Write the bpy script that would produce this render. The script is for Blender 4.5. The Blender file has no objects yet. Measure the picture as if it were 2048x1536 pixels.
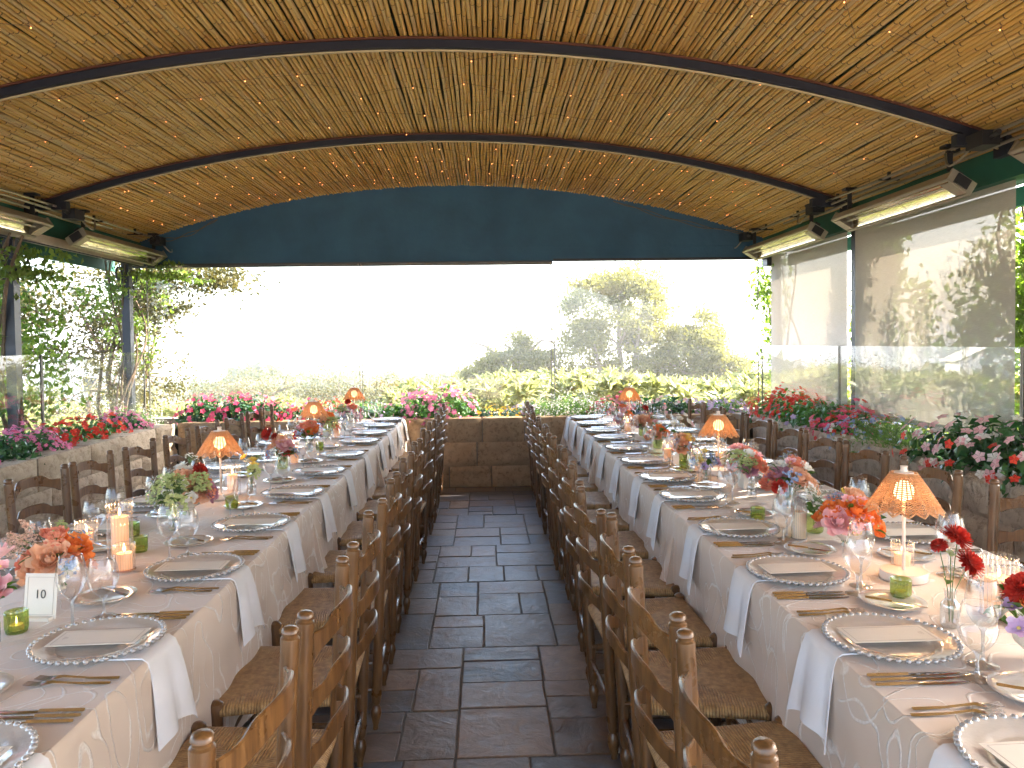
import bpy, math, random
import numpy as np
from math import sin, cos, pi, radians, sqrt, atan2
from mathutils import Vector, Matrix, Euler

SC = bpy.context.scene
COL = SC.collection

# ------------------------------------------------------------------ camera
cam_d = bpy.data.cameras.new("camera")
cam = bpy.data.objects.new("camera", cam_d)
COL.objects.link(cam)
SC.camera = cam
_yaw, _pitch, _roll = 0.0356, 0.0294, 0.0128
_f = Vector((sin(_yaw) * cos(_pitch), cos(_yaw) * cos(_pitch), -sin(_pitch)))
_r = Vector((cos(_yaw), -sin(_yaw), 0))
_u = _r.cross(_f)
_r2 = _r * cos(_roll) - _u * sin(_roll)
_u2 = _u * cos(_roll) + _r * sin(_roll)
cam.matrix_world = Matrix(((_r2.x, _u2.x, -_f.x, 0), (_r2.y, _u2.y, -_f.y, 0), (_r2.z, _u2.z, -_f.z, 1.56), (0, 0, 0, 1)))
cam_d.sensor_width = 36
cam_d.lens = 1500 / 2048 * 36
cam_d.shift_y = -37.6 / 2048
cam_d.clip_start = 0.05
cam_d.clip_end = 60000
cam_d.dof.use_dof = False

# ------------------------------------------------------------------ light and exposure
SUN = Vector((0.80, 0.30, 0.52)).normalized()
EL = math.asin(SUN.z)
AZ = atan2(SUN.x, SUN.y)
world = bpy.data.worlds.new("World")
SC.world = world
world.use_nodes = True
wn = world.node_tree
sky = wn.nodes.new("ShaderNodeTexSky")
sky.sky_type = 'NISHITA'
sky.sun_disc = False
sky.sun_elevation = EL
sky.sun_rotation = AZ
sky.air_density = 1.0
sky.dust_density = 2.5
sky.ozone_density = 1.0
bg = wn.nodes["Background"]
bg.inputs[1].default_value = 0.15
wn.links.new(sky.outputs[0], bg.inputs[0])
sun_d = bpy.data.lights.new("sun", 'SUN')
sun_d.energy = 5.0
sun_d.angle = radians(0.5)
sun_d.color = (1.0, 0.90, 0.76)
sun = bpy.data.objects.new("sun", sun_d)
COL.objects.link(sun)
sun.rotation_euler = SUN.to_track_quat('Z', 'Y').to_euler()
sun.location = (30, 12, 20)
SC.view_settings.view_transform = 'Standard'
SC.view_settings.look = 'None'
SC.view_settings.exposure = 3.27
SC.view_settings.gamma = 1.0
SC.view_settings.use_curve_mapping = False
SC.render.engine = 'CYCLES'
cy = SC.cycles
cy.use_denoising = True
try:
    cy.denoiser = 'OPENIMAGEDENOISE'
    cy.denoising_input_passes = 'RGB_ALBEDO_NORMAL'
    cy.denoising_prefilter = 'ACCURATE'
except Exception:
    pass
cy.use_adaptive_sampling = True
cy.adaptive_threshold = 0.01
cy.max_bounces = 8
cy.diffuse_bounces = 5
cy.glossy_bounces = 4
cy.transmission_bounces = 6
cy.transparent_max_bounces = 28
cy.caustics_reflective = False
cy.caustics_refractive = False
cy.sample_clamp_indirect = 6
cy.sample_clamp_direct = 0

# ------------------------------------------------------------------ helpers
RND = random.Random(7)

def tag(o, label=None, cat=None, group=None, kind=None):
    if label: o["label"] = label
    if cat: o["category"] = cat
    if group: o["group"] = group
    if kind: o["kind"] = kind
    return o

def ob(name, me, parent=None, loc=(0, 0, 0), rot=(0, 0, 0), scale=(1, 1, 1)):
    o = bpy.data.objects.new(name, me)
    COL.objects.link(o)
    if parent: o.parent = parent
    o.location = loc
    o.rotation_euler = rot
    o.scale = scale
    return o

def empty(name, loc=(0, 0, 0), rotz=0, label=None, cat=None, group=None, kind=None, scale=1.0):
    o = bpy.data.objects.new(name, None)
    COL.objects.link(o)
    o.location = loc
    o.rotation_euler = (0, 0, rotz)
    o.scale = (scale,) * 3
    o.empty_display_size = 0.05
    return tag(o, label, cat, group, kind)

KIDS = {}
def copy_tree(o, parent=None):
    c = o.copy()
    COL.objects.link(c)
    if parent: c.parent = parent
    for ch in list(o.children):
        copy_tree(ch, c)
    return c

def place(proto, used, loc, rotz, label, group=None, scale=None):
    """first use moves the prototype, later uses copy it"""
    o = proto if not used else copy_tree(proto)
    o.location = loc
    o.rotation_euler = (0, 0, rotz)
    if scale: o.scale = (scale,) * 3
    o["label"] = label
    if group: o["group"] = group
    return o

class M:
    def __init__(s):
        s.v = []; s.f = []; s.m = []; s.uv = []
    def add(s, vs, fs, mi=0, uv=None):
        b = len(s.v)
        s.v += [tuple(p) for p in vs]
        for k, f in enumerate(fs):
            s.f.append(tuple(b + i for i in f))
            s.m.append(mi)
            s.uv.append(uv[k] if uv else None)
        return s
    def box(s, c, d, mi=0, R=None):
        x, y, z = d[0] / 2, d[1] / 2, d[2] / 2
        vs = [Vector((i * x, j * y, k * z)) for i in (-1, 1) for j in (-1, 1) for k in (-1, 1)]
        if R is not None: vs = [R @ p for p in vs]
        c = Vector(c)
        return s.add([p + c for p in vs], [(0, 1, 3, 2), (4, 6, 7, 5), (0, 4, 5, 1), (2, 3, 7, 6), (0, 2, 6, 4), (1, 5, 7, 3)], mi)
    def tube(s, pts, r, seg=8, mi=0, cap=True):
        pts = [Vector(p) for p in pts]
        n = len(pts)
        rs = r if hasattr(r, '__len__') else [r] * n
        t0 = (pts[1] - pts[0]).normalized()
        up = Vector((0, 0, 1)) if abs(t0.z) < .9 else Vector((1, 0, 0))
        a = t0.cross(up).normalized()
        vs = []
        for i in range(n):
            t = (pts[min(i + 1, n - 1)] - pts[max(i - 1, 0)]).normalized()
            a = (a - t * a.dot(t)).normalized()
            b = t.cross(a)
            for k in range(seg):
                th = 2 * pi * k / seg
                vs.append(pts[i] + (a * cos(th) + b * sin(th)) * rs[i])
        fs = [(i * seg + k, i * seg + (k + 1) % seg, (i + 1) * seg + (k + 1) % seg, (i + 1) * seg + k) for i in range(n - 1) for k in range(seg)]
        if cap:
            fs.append(tuple(range(seg))[::-1])
            fs.append(tuple((n - 1) * seg + k for k in range(seg)))
        return s.add(vs, fs, mi)
    def lathe(s, prof, seg=24, mi=0, c=(0, 0, 0), mod=None, cap=False):
        """prof: (r, z); mod(theta, r, z) -> r"""
        vs = []
        for r, z in prof:
            for k in range(seg):
                th = 2 * pi * k / seg
                rr = mod(th, r, z) if mod else r
                vs.append((c[0] + rr * cos(th), c[1] + rr * sin(th), c[2] + z))
        n = len(prof)
        fs = [(i * seg + k, i * seg + (k + 1) % seg, (i + 1) * seg + (k + 1) % seg, (i + 1) * seg + k) for i in range(n - 1) for k in range(seg)]
        if cap:
            fs.append(tuple(range(seg))[::-1])
            fs.append(tuple((n - 1) * seg + k for k in range(seg)))
        return s.add(vs, fs, mi)
    def sphere(s, c, r, seg=8, rings=5, mi=0, sq=1.0):
        prof = [(r * sin(pi * i / rings) + 1e-5, -r * sq * cos(pi * i / rings)) for i in range(rings + 1)]
        return s.lathe(prof, seg, mi, c)
    def grid(s, fn, nu, nv, mi=0, closed_u=False, uvs=False):
        vs = [fn(i / nu, j / nv) for j in range(nv + 1) for i in range(nu + (0 if closed_u else 1))]
        w = nu if closed_u else nu + 1
        fs = []; uv = []
        for j in range(nv):
            for i in range(nu):
                i2 = (i + 1) % w
                fs.append((j * w + i, j * w + i2, (j + 1) * w + i2, (j + 1) * w + i))
                uv.append([(i / nu, j / nv), ((i + 1) / nu, j / nv), ((i + 1) / nu, (j + 1) / nv), (i / nu, (j + 1) / nv)])
        return s.add(vs, fs, mi, uv if uvs else None)
    def mesh(s, name, mats, smooth=True, ang=40):
        me = bpy.data.meshes.new(name)
        me.from_pydata([tuple(p) for p in s.v], [], s.f)
        for mt in (mats if isinstance(mats, (list, tuple)) else [mats]):
            me.materials.append(mt)
        if any(s.m): me.polygons.foreach_set("material_index", s.m)
        if any(u is not None for u in s.uv):
            l = me.uv_layers.new(name="UVMap")
            fl = []
            for f, u in zip(s.f, s.uv):
                for k in range(len(f)):
                    fl += list(u[k]) if u else [0, 0]
            l.data.foreach_set("uv", fl)
        me.update()
        if smooth:
            me.shade_smooth()
            if ang: me.set_sharp_from_angle(angle=radians(ang))
        return me

def np_mesh(name, V, Fq, mats, smooth=False, mi=None):
    """V (n,3), Fq (m,k) numpy"""
    me = bpy.data.meshes.new(name)
    m, k = Fq.shape
    me.vertices.add(len(V)); me.vertices.foreach_set("co", np.asarray(V, dtype=np.float32).ravel())
    me.loops.add(m * k); me.loops.foreach_set("vertex_index", Fq.astype(np.int32).ravel())
    me.polygons.add(m)
    me.polygons.foreach_set("loop_start", np.arange(0, m * k, k, dtype=np.int32))
    if mi is not None: me.polygons.foreach_set("material_index", np.asarray(mi, dtype=np.int32))
    me.polygons.foreach_set("use_smooth", np.full(m, smooth))
    for mt in (mats if isinstance(mats, (list, tuple)) else [mats]): me.materials.append(mt)
    me.update(calc_edges=True)
    me.validate()
    return me

def leaf_cloud(P, size, rng, normals=None, spread=1.0, aspect=1.9, droop=0.0, bend=0.25, axis=None):
    """leaves as bent two-quad blades: P (n,3) centres; returns V, F"""
    n = len(P)
    sz = size * rng.uniform(.65, 1.35, n)
    if axis is None:
        ax = rng.normal(size=(n, 3)); ax[:, 2] -= droop
    else:
        ax = axis + rng.normal(size=(n, 3)) * .25
    ax /= np.linalg.norm(ax, axis=1)[:, None]
    nn = rng.normal(size=(n, 3)) * spread
    if normals is not None: nn = nn + normals
    nn = nn - ax * (nn * ax).sum(1)[:, None]
    nn /= np.linalg.norm(nn, axis=1)[:, None] + 1e-9
    sd = np.cross(ax, nn)
    L = sz[:, None]; W = (sz / aspect)[:, None]
    base = P - ax * L * .5
    tip = P + ax * L * .5 - nn * L * bend * .5
    mid = P + nn * L * .06
    l = mid - sd * W * .5 - nn * L * bend * .12
    r = mid + sd * W * .5 - nn * L * bend * .12
    V = np.stack([base, l, mid + nn * L * .03, r, tip], 1).reshape(-1, 3)
    o = (np.arange(n) * 5)[:, None]
    F = np.concatenate([o + np.array([[0, 2, 4, 1]]), o + np.array([[0, 3, 4, 2]])], 0)
    return V, F

ORD = ["nearest", "second", "third", "fourth", "fifth", "sixth", "seventh", "eighth", "ninth", "tenth", "eleventh", "twelfth", "thirteenth", "fourteenth", "fifteenth"]

# ------------------------------------------------------------------ materials
class N:
    """small node helper"""
    def __init__(s, name):
        s.mat = bpy.data.materials.new(name)
        s.mat.use_nodes = True
        s.t = s.mat.node_tree
        s.b = s.t.nodes["Principled BSDF"]
        s.out = s.t.nodes["Material Output"]
    def n(s, typ, **kw):
        nd = s.t.nodes.new(typ)
        for k, v in kw.items():
            if k.startswith("i_"):
                key = k[2:]
                key = int(key) if key.isdigit() else key.replace("_", " ")
                s.set(nd.inputs[key], v)
            else: setattr(nd, k, v)
        return nd
    def set(s, inp, v):
        if isinstance(v, bpy.types.NodeSocket): s.t.links.new(v, inp)
        elif isinstance(v, tuple) and len(v) == 3 and inp.type == 'RGBA': inp.default_value = (*v, 1)
        else: inp.default_value = v
    def P(s, **kw):
        for k, v in kw.items(): s.set(s.b.inputs[k.replace("_", " ")], v)
        return s
    def coord(s, kind="Object", scale=(1, 1, 1)):
        tc = s.n("ShaderNodeTexCoord")
        mp = s.n("ShaderNodeMapping")
        s.set(mp.inputs[0], tc.outputs[kind]); mp.inputs["Scale"].default_value = scale
        return mp.outputs[0]
    def noise(s, vec, scale, detail=3, rough=.55, dist=0.0):
        nd = s.n("ShaderNodeTexNoise"); s.set(nd.inputs["Vector"], vec)
        nd.inputs["Scale"].default_value = scale; nd.inputs["Detail"].default_value = detail
        nd.inputs["Roughness"].default_value = rough; nd.inputs["Distortion"].default_value = dist
        return nd.outputs["Fac"]
    def ramp(s, fac, stops, interp='LINEAR'):
        r = s.n("ShaderNodeValToRGB"); s.set(r.inputs[0], fac)
        r.color_ramp.interpolation = interp
        e = r.color_ramp.elements
        while len(e) < len(stops): e.new(.5)
        for k, (p, c) in enumerate(stops):
            e[k].position = p; e[k].color = (*c, 1) if len(c) == 3 else c
        return r.outputs[0]
    def mix(s, fac, a, b, mode='MIX'):
        m = s.n("ShaderNodeMix", data_type='RGBA', blend_type=mode)
        s.set(m.inputs[0], fac); s.set(m.inputs[6], a); s.set(m.inputs[7], b)
        return m.outputs[2]
    def math(s, op, a, b=0.0, c=None):
        m = s.n("ShaderNodeMath", operation=op)
        s.set(m.inputs[0], a); s.set(m.inputs[1], b)
        if c is not None: s.set(m.inputs[2], c)
        return m.outputs[0]
    def bump(s, h, dist=.002, strength=1.0):
        b = s.n("ShaderNodeBump"); s.set(b.inputs["Height"], h)
        b.inputs["Distance"].default_value = dist; b.inputs["Strength"].default_value = strength
        s.t.links.new(b.outputs[0], s.b.inputs["Normal"])
        return b.outputs[0]
    def rnd_obj(s): return s.n("ShaderNodeObjectInfo").outputs["Random"]
    def rnd_isl(s): return s.n("ShaderNodeNewGeometry").outputs["Random Per Island"]
    def surf(s, sh): s.t.links.new(sh, s.out.inputs[0])
    def add_trans(s, col, fac):
        tr = s.n("ShaderNodeBsdfTranslucent"); s.set(tr.inputs[0], col)
        mx = s.n("ShaderNodeMixShader"); mx.inputs[0].default_value = fac
        s.t.links.new(s.b.outputs[0], mx.inputs[1]); s.t.links.new(tr.outputs[0], mx.inputs[2])
        s.surf(mx.outputs[0])

def vary(c, k): return tuple(min(1, x * k) for x in c)

def plain(name, col, rough=.5, metal=0.0, amt=.15, scale=20, bump=0.0, bscale=None, coat=0.0, obj_var=0.0):
    m = N(name)
    co = m.coord()
    nz = m.noise(co, scale, 4)
    c = m.ramp(nz, [(.25, vary(col, 1 - amt)), (.75, vary(col, 1 + amt))])
    if obj_var:
        c = m.mix(m.rnd_obj(), m.mix(1.0, c, (1 - obj_var,) * 3, 'MULTIPLY'), m.mix(1.0, c, (1 + obj_var,) * 3, 'MULTIPLY'))
    m.P(Base_Color=c, Roughness=rough, Metallic=metal, Coat_Weight=coat)
    if bump: m.bump(m.noise(co, bscale or scale * 3, 4), bump)
    return m.mat

def leafy(name, c1, c2, trans=.4, rough=.4, tcol=None, spec=.4):
    m = N(name)
    r = m.rnd_isl()
    c = m.ramp(r, [(0, c1), (1, c2)])
    m.P(Base_Color=c, Roughness=rough, Specular_IOR_Level=spec)
    t = m.mix(1.0, c, tcol or (1.0, 1.25, .5), 'MULTIPLY')
    m.add_trans(t, trans)
    return m.mat

def petal(name, c1, c2, trans=.3, rough=.55):
    m = N(name)
    c = m.ramp(m.rnd_isl(), [(0, c1), (1, c2)])
    m.P(Base_Color=c, Roughness=rough, Specular_IOR_Level=.25)
    m.add_trans(c, trans)
    return m.mat

def thin_glass(name, tint=(1, 1, 1), ior=1.45, rough=.0, boost=1.0):
    m = N(name)
    tr = m.n("ShaderNodeBsdfTransparent"); m.set(tr.inputs[0], tint)
    gl = m.n("ShaderNodeBsdfGlossy"); gl.inputs["Roughness"].default_value = rough
    fr = m.n("ShaderNodeFresnel"); fr.inputs[0].default_value = ior
    # same reflectance from either side of the thin wall
    lw = m.n("ShaderNodeLayerWeight"); lw.inputs[0].default_value = .5
    f5 = m.math('POWER', lw.outputs["Facing"], 4.0)
    fac = m.math('MINIMUM', m.math('MULTIPLY_ADD', f5, .85 * boost, .05 * boost), .95)
    mx = m.n("ShaderNodeMixShader"); m.set(mx.inputs[0], fac)
    m.t.links.new(tr.outputs[0], mx.inputs[1]); m.t.links.new(gl.outputs[0], mx.inputs[2])
    m.surf(mx.outputs[0])
    return m.mat

def hollow_glass(name, tint, base, edge, milk=.05, power=2.2):
    """drinking glass / fluted glass: clear in the middle, bright reflecting rims, faint milkiness"""
    m = N(name)
    tr = m.n("ShaderNodeBsdfTransparent"); m.set(tr.inputs[0], tint)
    gl = m.n("ShaderNodeBsdfGlossy"); gl.inputs["Roughness"].default_value = .03
    df = m.n("ShaderNodeBsdfTranslucent"); m.set(df.inputs[0], (.9, .92, .95))
    lw = m.n("ShaderNodeLayerWeight"); lw.inputs[0].default_value = .5
    f = m.math('POWER', lw.outputs["Facing"], power)
    fac = m.math('MINIMUM', m.math('MULTIPLY_ADD', f, edge, base), .95)
    mk_ = m.math('MINIMUM', m.math('MULTIPLY_ADD', f, milk * 5, milk), .6)
    a = m.n("ShaderNodeMixShader"); m.set(a.inputs[0], mk_); m.t.links.new(tr.outputs[0], a.inputs[1]); m.t.links.new(df.outputs[0], a.inputs[2])
    b = m.n("ShaderNodeMixShader"); m.set(b.inputs[0], fac); m.t.links.new(a.outputs[0], b.inputs[1]); m.t.links.new(gl.outputs[0], b.inputs[2])
    m.surf(b.outputs[0])
    return m.mat

def emit(name, col, strength):
    m = N(name)
    m.P(Base_Color=col, Emission_Color=col, Emission_Strength=strength)
    return m.mat

# bamboo: tan per culm, long streaks
m = N("bamboo_skin")
co = m.coord(scale=(40, 1.2, 40))
nz = m.noise(co, 2.0, 4)
c0 = m.ramp(m.rnd_obj(), [(0, (.52, .31, .075)), (.3, (.68, .44, .13)), (.55, (.61, .38, .095)), (.8, (.72, .50, .18)), (1, (.56, .42, .22))])
c1 = m.mix(m.ramp(nz, [(.35, (0, 0, 0)), (.7, (1, 1, 1))]), m.mix(1.0, c0, (.85, .80, .74), 'MULTIPLY'), c0)
sp = m.noise(m.coord(scale=(6, 6, 6)), 5, 5, .7)
c2 = m.mix(m.ramp(sp, [(.62, (0, 0, 0)), (.72, (1, 1, 1))]), c1, m.mix(1.0, c1, (.55, .45, .38), 'MULTIPLY'))
m.P(Base_Color=c2, Roughness=.42, Specular_IOR_Level=.5)
m.bump(nz, .0008)
BAMBOO = m.mat
BAMBOO_NODE = plain("bamboo_joint", (.10, .052, .02), .7)

# chair wood
m = N("chair_walnut")
co = m.coord(scale=(1, 1, .12))
nz = m.noise(co, 60, 5, .6, .6)
cA = m.ramp(nz, [(.3, (.062, .027, .009)), (.55, (.135, .062, .020)), (.8, (.22, .108, .038))])
ov = m.mix(m.rnd_obj(), m.mix(1.0, cA, (.78, .76, .74), 'MULTIPLY'), m.mix(1.0, cA, (1.15, 1.15, 1.15), 'MULTIPLY'))
wr = m.noise(m.coord(), 9, 4, .6)
m.P(Base_Color=ov, Roughness=m.ramp(wr, [(.3, (.24,) * 3), (.7, (.40,) * 3)]), Specular_IOR_Level=.6)
m.bump(nz, .0006)
WOOD = m.mat
WOOD_DARK = plain("chair_foot_wood", (.045, .024, .014), .45, scale=40, bump=.0004)

# woven rush: strands cross the rails
m = N("rush_weave")
uv = m.n("ShaderNodeUVMap")
sx = m.n("ShaderNodeSeparateXYZ"); m.set(sx.inputs[0], uv.outputs[0])
nzz = m.noise(m.coord(), 30, 3)
u = m.math('MULTIPLY_ADD', nzz, .012, sx.outputs[0])
w = m.math('ABSOLUTE', m.math('SINE', m.math('MULTIPLY', u, pi / .0092)))
wv = m.math('POWER', w, .5)
tw = m.noise(m.coord(), 180, 3)
cr = m.ramp(m.noise(m.coord(), 45, 4), [(.3, (.30, .16, .055)), (.7, (.58, .36, .15))])
cc = m.mix(m.ramp(wv, [(.15, (0, 0, 0)), (.6, (1, 1, 1))]), m.mix(1.0, cr, (.25, .2, .16), 'MULTIPLY'), cr)
m.P(Base_Color=cc, Roughness=.55)
m.bump(m.math('MULTIPLY_ADD', tw, .25, wv), .0045)
RUSH = m.mat

# slate paving
m = N("slate")
ob_r = m.rnd_obj()
co = m.n("ShaderNodeNewGeometry").outputs["Position"]
off = m.n("ShaderNodeVectorMath", operation='SCALE'); m.set(off.inputs[0], m.n("ShaderNodeCombineXYZ", i_0=ob_r, i_1=ob_r, i_2=ob_r).outputs[0]); off.inputs["Scale"].default_value = 37
ad = m.n("ShaderNodeVectorMath", operation='ADD'); m.set(ad.inputs[0], co); m.set(ad.inputs[1], off.outputs[0])
base = m.ramp(ob_r, [(0, (.085, .105, .15)), (.14, (.17, .17, .18)), (.28, (.27, .19, .135)), (.42, (.13, .15, .19)), (.56, (.33, .23, .155)), (.7, (.08, .10, .145)), (.85, (.24, .19, .155)), (1, (.12, .13, .155))])
n1 = m.noise(ad.outputs[0], 2.2, 5, .6, 1.2)
n2 = m.noise(ad.outputs[0], 9, 7, .68, 1.5)
rust = m.mix(m.ramp(n1, [(.48, (0, 0, 0)), (.68, (1, 1, 1))]), base, (.17, .10, .058))
cl = m.mix(m.ramp(n2, [(.3, (0, 0, 0)), (.7, (1, 1, 1))]), m.mix(1.0, rust, (.62, .62, .66), 'MULTIPLY'), m.mix(1.0, rust, (1.25, 1.22, 1.2), 'MULTIPLY'))
m.P(Base_Color=cl, Roughness=m.ramp(n2, [(.3, (.32,) * 3), (.7, (.52,) * 3)]), Specular_IOR_Level=.6)
ly = m.math('MULTIPLY_ADD', m.math('FRACT', m.math('MULTIPLY', n1, 7.0)), .35, n2)
m.bump(ly, .005, .9)
SLATE = m.mat
MORTAR = plain("paving_mortar", (.15, .14, .13), .9, scale=60, bump=.002)

# sandstone
def stone(name, c1, c2, bumpd, sc=1.0, groove=False):
    m = N(name)
    r = m.rnd_obj()
    co = m.n("ShaderNodeNewGeometry").outputs["Position"]
    a = m.noise(co, 3.5 * sc, 5, .6, .5)
    b = m.noise(co, 22 * sc, 6, .7)
    c = m.ramp(a, [(.3, c1), (.7, c2)])
    c = m.mix(r, m.mix(1.0, c, (.78, .75, .72), 'MULTIPLY'), m.mix(1.0, c, (1.15, 1.12, 1.1), 'MULTIPLY'))
    c = m.mix(m.ramp(b, [(.35, (1, 1, 1)), (.5, (0, 0, 0))]), c, m.mix(1.0, c, (.62, .58, .54), 'MULTIPLY'))
    m.P(Base_Color=c, Roughness=.9, Specular_IOR_Level=.2)
    h = b
    if groove:
        mp = m.n("ShaderNodeMapping"); m.set(mp.inputs[0], co); mp.inputs["Scale"].default_value = (30, 30, 5)
        g = m.noise(mp.outputs[0], 1.0, 4, .6, 1.0)
        h = m.math('MULTIPLY_ADD', g, 1.6, b)
    m.bump(h, bumpd)
    return m.mat
STONE_SMOOTH = stone("sandstone_dressed", (.27, .18, .105), (.42, .30, .19), .006)
STONE_ROUGH = stone("sandstone_split", (.52, .43, .34), (.70, .61, .50), .016, groove=True)
STONE_PALE = stone("sandstone_pale", (.48, .40, .31), (.62, .54, .43), .014)
SOIL = plain("potting_soil", (.05, .035, .022), .95, scale=60, bump=.01, bscale=90)

# table linen with couched cord scrolls
m = N("damask_linen")
geo = m.n("ShaderNodeNewGeometry").outputs["Position"]
dn = m.n("ShaderNodeTexNoise"); m.set(dn.inputs["Vector"], geo); dn.inputs["Scale"].default_value = 5.5; dn.inputs["Detail"].default_value = 1.5
dv = m.n("ShaderNodeVectorMath", operation='MULTIPLY_ADD'); m.set(dv.inputs[0], dn.outputs["Color"]); dv.inputs[1].default_value = (.10, .10, .10); m.set(dv.inputs[2], geo)
def iso(sc, k, w, off):
    mpn = m.n("ShaderNodeMapping"); m.set(mpn.inputs[0], dv.outputs[0]); mpn.inputs["Location"].default_value = (off, off * 2, off * 3); mpn.inputs["Scale"].default_value = (1, 1, .55)
    q = m.noise(mpn.outputs[0], sc, 0, .5, 0)
    d = m.math('ABSOLUTE', m.math('SUBTRACT', m.math('FRACT', m.math('MULTIPLY', q, k)), .5))
    return m.ramp(d, [(w, (1, 1, 1)), (w * 2.4, (0, 0, 0))])
msk = m.ramp(m.noise(geo, 4.0, 2), [(.46, (0, 0, 0)), (.52, (1, 1, 1))])
l1 = iso(4.2, 6.5, .020, 0)
l2 = m.mix(1.0, iso(7.0, 6.0, .030, 7.3), msk, 'MULTIPLY')
ln = m.mix(1.0, l1, l2, 'LIGHTEN')
fr = m.noise(geo, 150, 2)
lnf = m.mix(1.0, ln, m.ramp(fr, [(.3, (.35,) * 3), (.6, (1,) * 3)]), 'MULTIPLY')
bc = m.ramp(m.noise(geo, 3, 3), [(.3, (.60, .485, .395)), (.7, (.68, .56, .47))])
tc_ = m.mix(lnf, bc, (.80, .75, .70))
m.P(Base_Color=tc_, Roughness=.62, Sheen_Weight=.25, Specular_IOR_Level=.3)
m.bump(m.math('MULTIPLY_ADD', m.noise(geo, 420, 2), .12, m.n("ShaderNodeRGBToBW", i_0=lnf).outputs[0]), .0022)
LINEN = m.mat
NAPKIN = plain("napkin_cotton", (.76, .76, .79), .8, amt=.05, scale=8, bump=.0004, bscale=500)
CARD = plain("menu_card_stock", (.74, .68, .60), .6, amt=.03, scale=12)
INK = plain("card_border_print", (.42, .36, .31), .6)
INK_DARK = plain("numeral_ink", (.06, .05, .045), .6)
CERAMIC = plain("pale_stoneware", (.62, .56, .48), .35, amt=.06, coat=.3)
CHARGER = plain("pearl_charger_glass", (.56, .505, .45), .15, metal=.0, amt=.07, scale=14, bump=.0035, bscale=26, coat=.9)
BEADG = plain("bead_glass", (.40, .37, .35), .06, metal=.35, amt=.04, coat=.8)
STEEL = plain("flatware_steel", (.70, .70, .72), .20, metal=1.0, amt=.05)
GLASS = hollow_glass("clear_glass", (.98, .98, .98), .06, .70, .008, 2.3)
FLUTED = hollow_glass("fluted_glass", (.98, .985, .99), .05, .70, .010, 2.4)
GLASS_STEM = hollow_glass("glass_stem", (.86, .87, .88), .20, .6, .06, 1.6)
GLASS_GREEN = hollow_glass("green_glass", (.70, .78, .42), .08, .5, .03)
PANE = thin_glass("wind_screen_glass", (.985, .995, .99), boost=.9)
PANE_EDGE = plain("glass_edge", (.10, .13, .12), .2)
WAX = N("candle_wax"); WAX.P(Base_Color=(.80, .62, .42), Roughness=.5, Subsurface_Weight=.4, Subsurface_Radius=(.03, .015, .006), Subsurface_Scale=1.0); WAX = WAX.mat
WAXLIT = N("lit_candle_wax"); WAXLIT.P(Base_Color=(.80, .50, .30), Roughness=.5, Emission_Color=(1, .36, .12), Emission_Strength=.05); WAXLIT = WAXLIT.mat  # weak even emission stands in for the flame's light glowing through the wax
FLAME = emit("flame", (1, .62, .25), 4)
WICK = plain("wick", (.03, .02, .02), .9)
RATTAN = N("rattan_strand")
_c = RATTAN.ramp(RATTAN.noise(RATTAN.coord(), 70, 3), [(.3, (.60, .37, .19)), (.7, (.76, .53, .31))])
RATTAN.P(Base_Color=_c, Roughness=.5); RATTAN.add_trans(_c, .6); RATTAN = RATTAN.mat
LAMP_WHITE = plain("lamp_enamel", (.72, .58, .48), .4, amt=.03)
LAMP_BULB = emit("lamp_bulb", (1, .64, .32), .75)
FAIRY = emit("fairy_bulb", (1, .30, .09), .9)
METAL_DARK = plain("post_paint", (.035, .038, .055), .4, metal=.3, scale=15)
BEAM_NAVY = plain("beam_navy_paint", (.006, .009, .024), .65, scale=8)
BEAM_RED = plain("beam_red_oxide", (.10, .030, .015), .7, scale=10)
BEAM_CREAM = plain("beam_cream_edge", (.50, .42, .26), .5, scale=10)
GREEN_PAINT = plain("fascia_green", (.010, .115, .080), .6, scale=3, amt=.25)
CANVAS_BLUE = plain("valance_canvas", (.036, .118, .225), .8, scale=2.2, amt=.22, bump=.006, bscale=9)
CANVAS_TOP = plain("canopy_canvas", (.05, .09, .07), .9, scale=3)
CREAM_METAL = plain("cream_aluminium", (.46, .40, .33), .4, metal=.2, scale=6)
HEAT_BODY = plain("heater_brushed_steel", (.42, .38, .31), .38, metal=.6, scale=9)
SEAL = plain("glass_edge_seal", (.30, .29, .26), .4)
HEAT_REFL = plain("heater_reflector", (.85, .77, .55), .16, metal=1.0, scale=9)
HEAT_TUBE = plain("heater_quartz_tube", (.9, .86, .72), .2, amt=.03)
CONDUIT = plain("conduit_metal", (.36, .33, .26), .35, metal=.7, scale=10)
BLACKP = plain("black_plastic", (.015, .015, .02), .45, scale=30)
BARK = plain("bark", (.16, .115, .08), .9, amt=.3, scale=25, bump=.008, bscale=60)
BARK_PALE = plain("bark_pale", (.34, .27, .21), .9, amt=.25, scale=25, bump=.006, bscale=60)

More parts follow.
